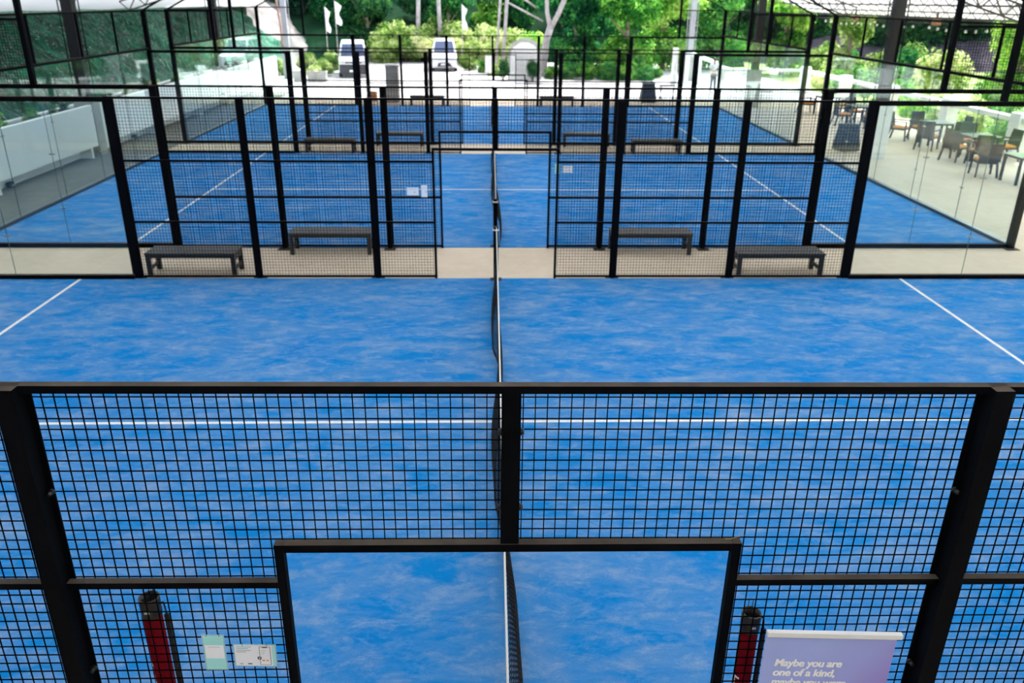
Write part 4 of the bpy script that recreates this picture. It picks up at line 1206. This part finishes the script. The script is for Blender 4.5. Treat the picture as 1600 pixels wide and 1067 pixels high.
# ------------------------------------------------------------------ person
def skin(name, verts, edges, radii, mat_, parent, sub=2):
    me = bpy.data.meshes.new(name); me.from_pydata(verts, edges, []); me.materials.append(mat_)
    o = bpy.data.objects.new(name, me); C.objects.link(o); o.parent = parent
    o.modifiers.new('skin', 'SKIN'); m = o.modifiers.new('sub', 'SUBSURF'); m.levels = m.render_levels = sub
    for i, rr in enumerate(radii):
        me.skin_vertices[0].data[i].radius = rr if isinstance(rr, tuple) else (rr, rr)
        me.skin_vertices[0].data[i].use_root = (i == 0)
    for p in me.polygons: p.use_smooth = True
    return o
r = empty('person', (11.43, 40.75, -0.004), 0.25)
r.location.z = -0.004
tag(r, 'person in a white shirt and grey trousers standing on the far right, holding a phone', 'person')
BV = [(0, 0, 0.92), (0, 0, 1.10), (0, 0.01, 1.28), (0, 0.01, 1.40), (0, 0, 1.47), (0, -0.01, 1.56), (0, -0.015, 1.64),
      (-0.09, 0, 0.86), (-0.10, -0.02, 0.48), (-0.11, 0.01, 0.09), (-0.11, -0.10, 0.04),
      (0.09, 0, 0.86), (0.11, -0.01, 0.48), (0.13, 0.02, 0.09), (0.14, -0.09, 0.04),
      (-0.18, 0.01, 1.40), (-0.24, 0.0, 1.14), (-0.13, -0.22, 1.10), (-0.07, -0.27, 1.13),
      (0.18, 0.01, 1.40), (0.23, 0.0, 1.14), (0.08, -0.22, 1.16), (0.03, -0.27, 1.18)]
BE = [(0,1),(1,2),(2,3),(3,4),(4,5),(5,6),(0,7),(7,8),(8,9),(9,10),(0,11),(11,12),(12,13),(13,14),(3,15),(15,16),(16,17),(17,18),(3,19),(19,20),(20,21),(21,22)]
BR = [(0.14,0.10),(0.12,0.09),(0.14,0.10),(0.12,0.08),(0.05,0.05),(0.075,0.085),(0.065,0.075),0.085,0.055,0.038,0.035,0.085,0.055,0.038,0.035,0.05,0.04,0.03,0.028,0.05,0.04,0.03,0.028]
skin('body', BV, BE, BR, M['skin'], r)
skin('shirt', [(0, 0, 0.90), (0, 0, 1.10), (0, 0.01, 1.28), (0, 0.01, 1.41), (-0.18, 0.01, 1.405), (-0.235, 0.0, 1.20), (0.18, 0.01, 1.405), (0.225, 0.0, 1.20)],
     [(0,1),(1,2),(2,3),(3,4),(4,5),(3,6),(6,7)], [(0.165,0.125),(0.155,0.12),(0.165,0.125),(0.14,0.10),0.072,0.062,0.072,0.062], M['shirt'], r)
skin('trousers', [(0, 0, 0.93), (-0.09, 0, 0.84), (-0.10, -0.02, 0.48), (-0.11, 0.01, 0.12), (0.09, 0, 0.84), (0.11, -0.01, 0.48), (0.13, 0.02, 0.12)],
     [(0,1),(1,2),(2,3),(0,4),(4,5),(5,6)], [(0.155,0.12),0.10,0.078,0.062,0.10,0.078,0.062], M['trousers'], r)
for x in (-0.11, 0.14): MB().ball((x, -0.05, 0.05), 0.055, 10, 6, (0.9, 2.3, 0.9)).build('shoe', M['shoe'], r)
MB().ball((0, 0.012, 1.655), 0.098, 14, 9, (0.88, 1.0, 0.95)).build('hair', M['hair'], r)
b = MB()
for s in (-1, 1): b.ball((s*0.028, -0.095, 1.615), 0.009, 6, 4)
b.build('eyes', M['hair'], r)
MB().ball((0, -0.105, 1.59), 0.014, 6, 4, (0.8, 1, 1.4)).build('nose', M['skin'], r)
MB().box(-0.02, 0.02, -0.10, -0.09, 1.555, 1.562).build('mouth', M['red'], r)
for s, hx, hz in ((-1, -0.07, 1.13), (1, 0.03, 1.18)):
    for k in range(5):
        a = k*0.014-0.028
        MB().tube([(hx, -0.27, hz+a), (hx-s*0.03, -0.31, hz+a), (hx-s*0.045, -0.29, hz+a)], 0.008, 6).build('thumb' if k == 4 else 'finger', M['skin'], r)
r2 = MB().box(-0.036, 0.036, -0.006, 0.006, -0.07, 0.07).build('phone', M['phone'], None, 0.004)
r2.location = (11.43+0.06, 40.75-0.33, 1.19); r2.rotation_euler = (0.5, 0, 0.2)
tag(r2, "black phone held in the standing person's hands", 'phone')
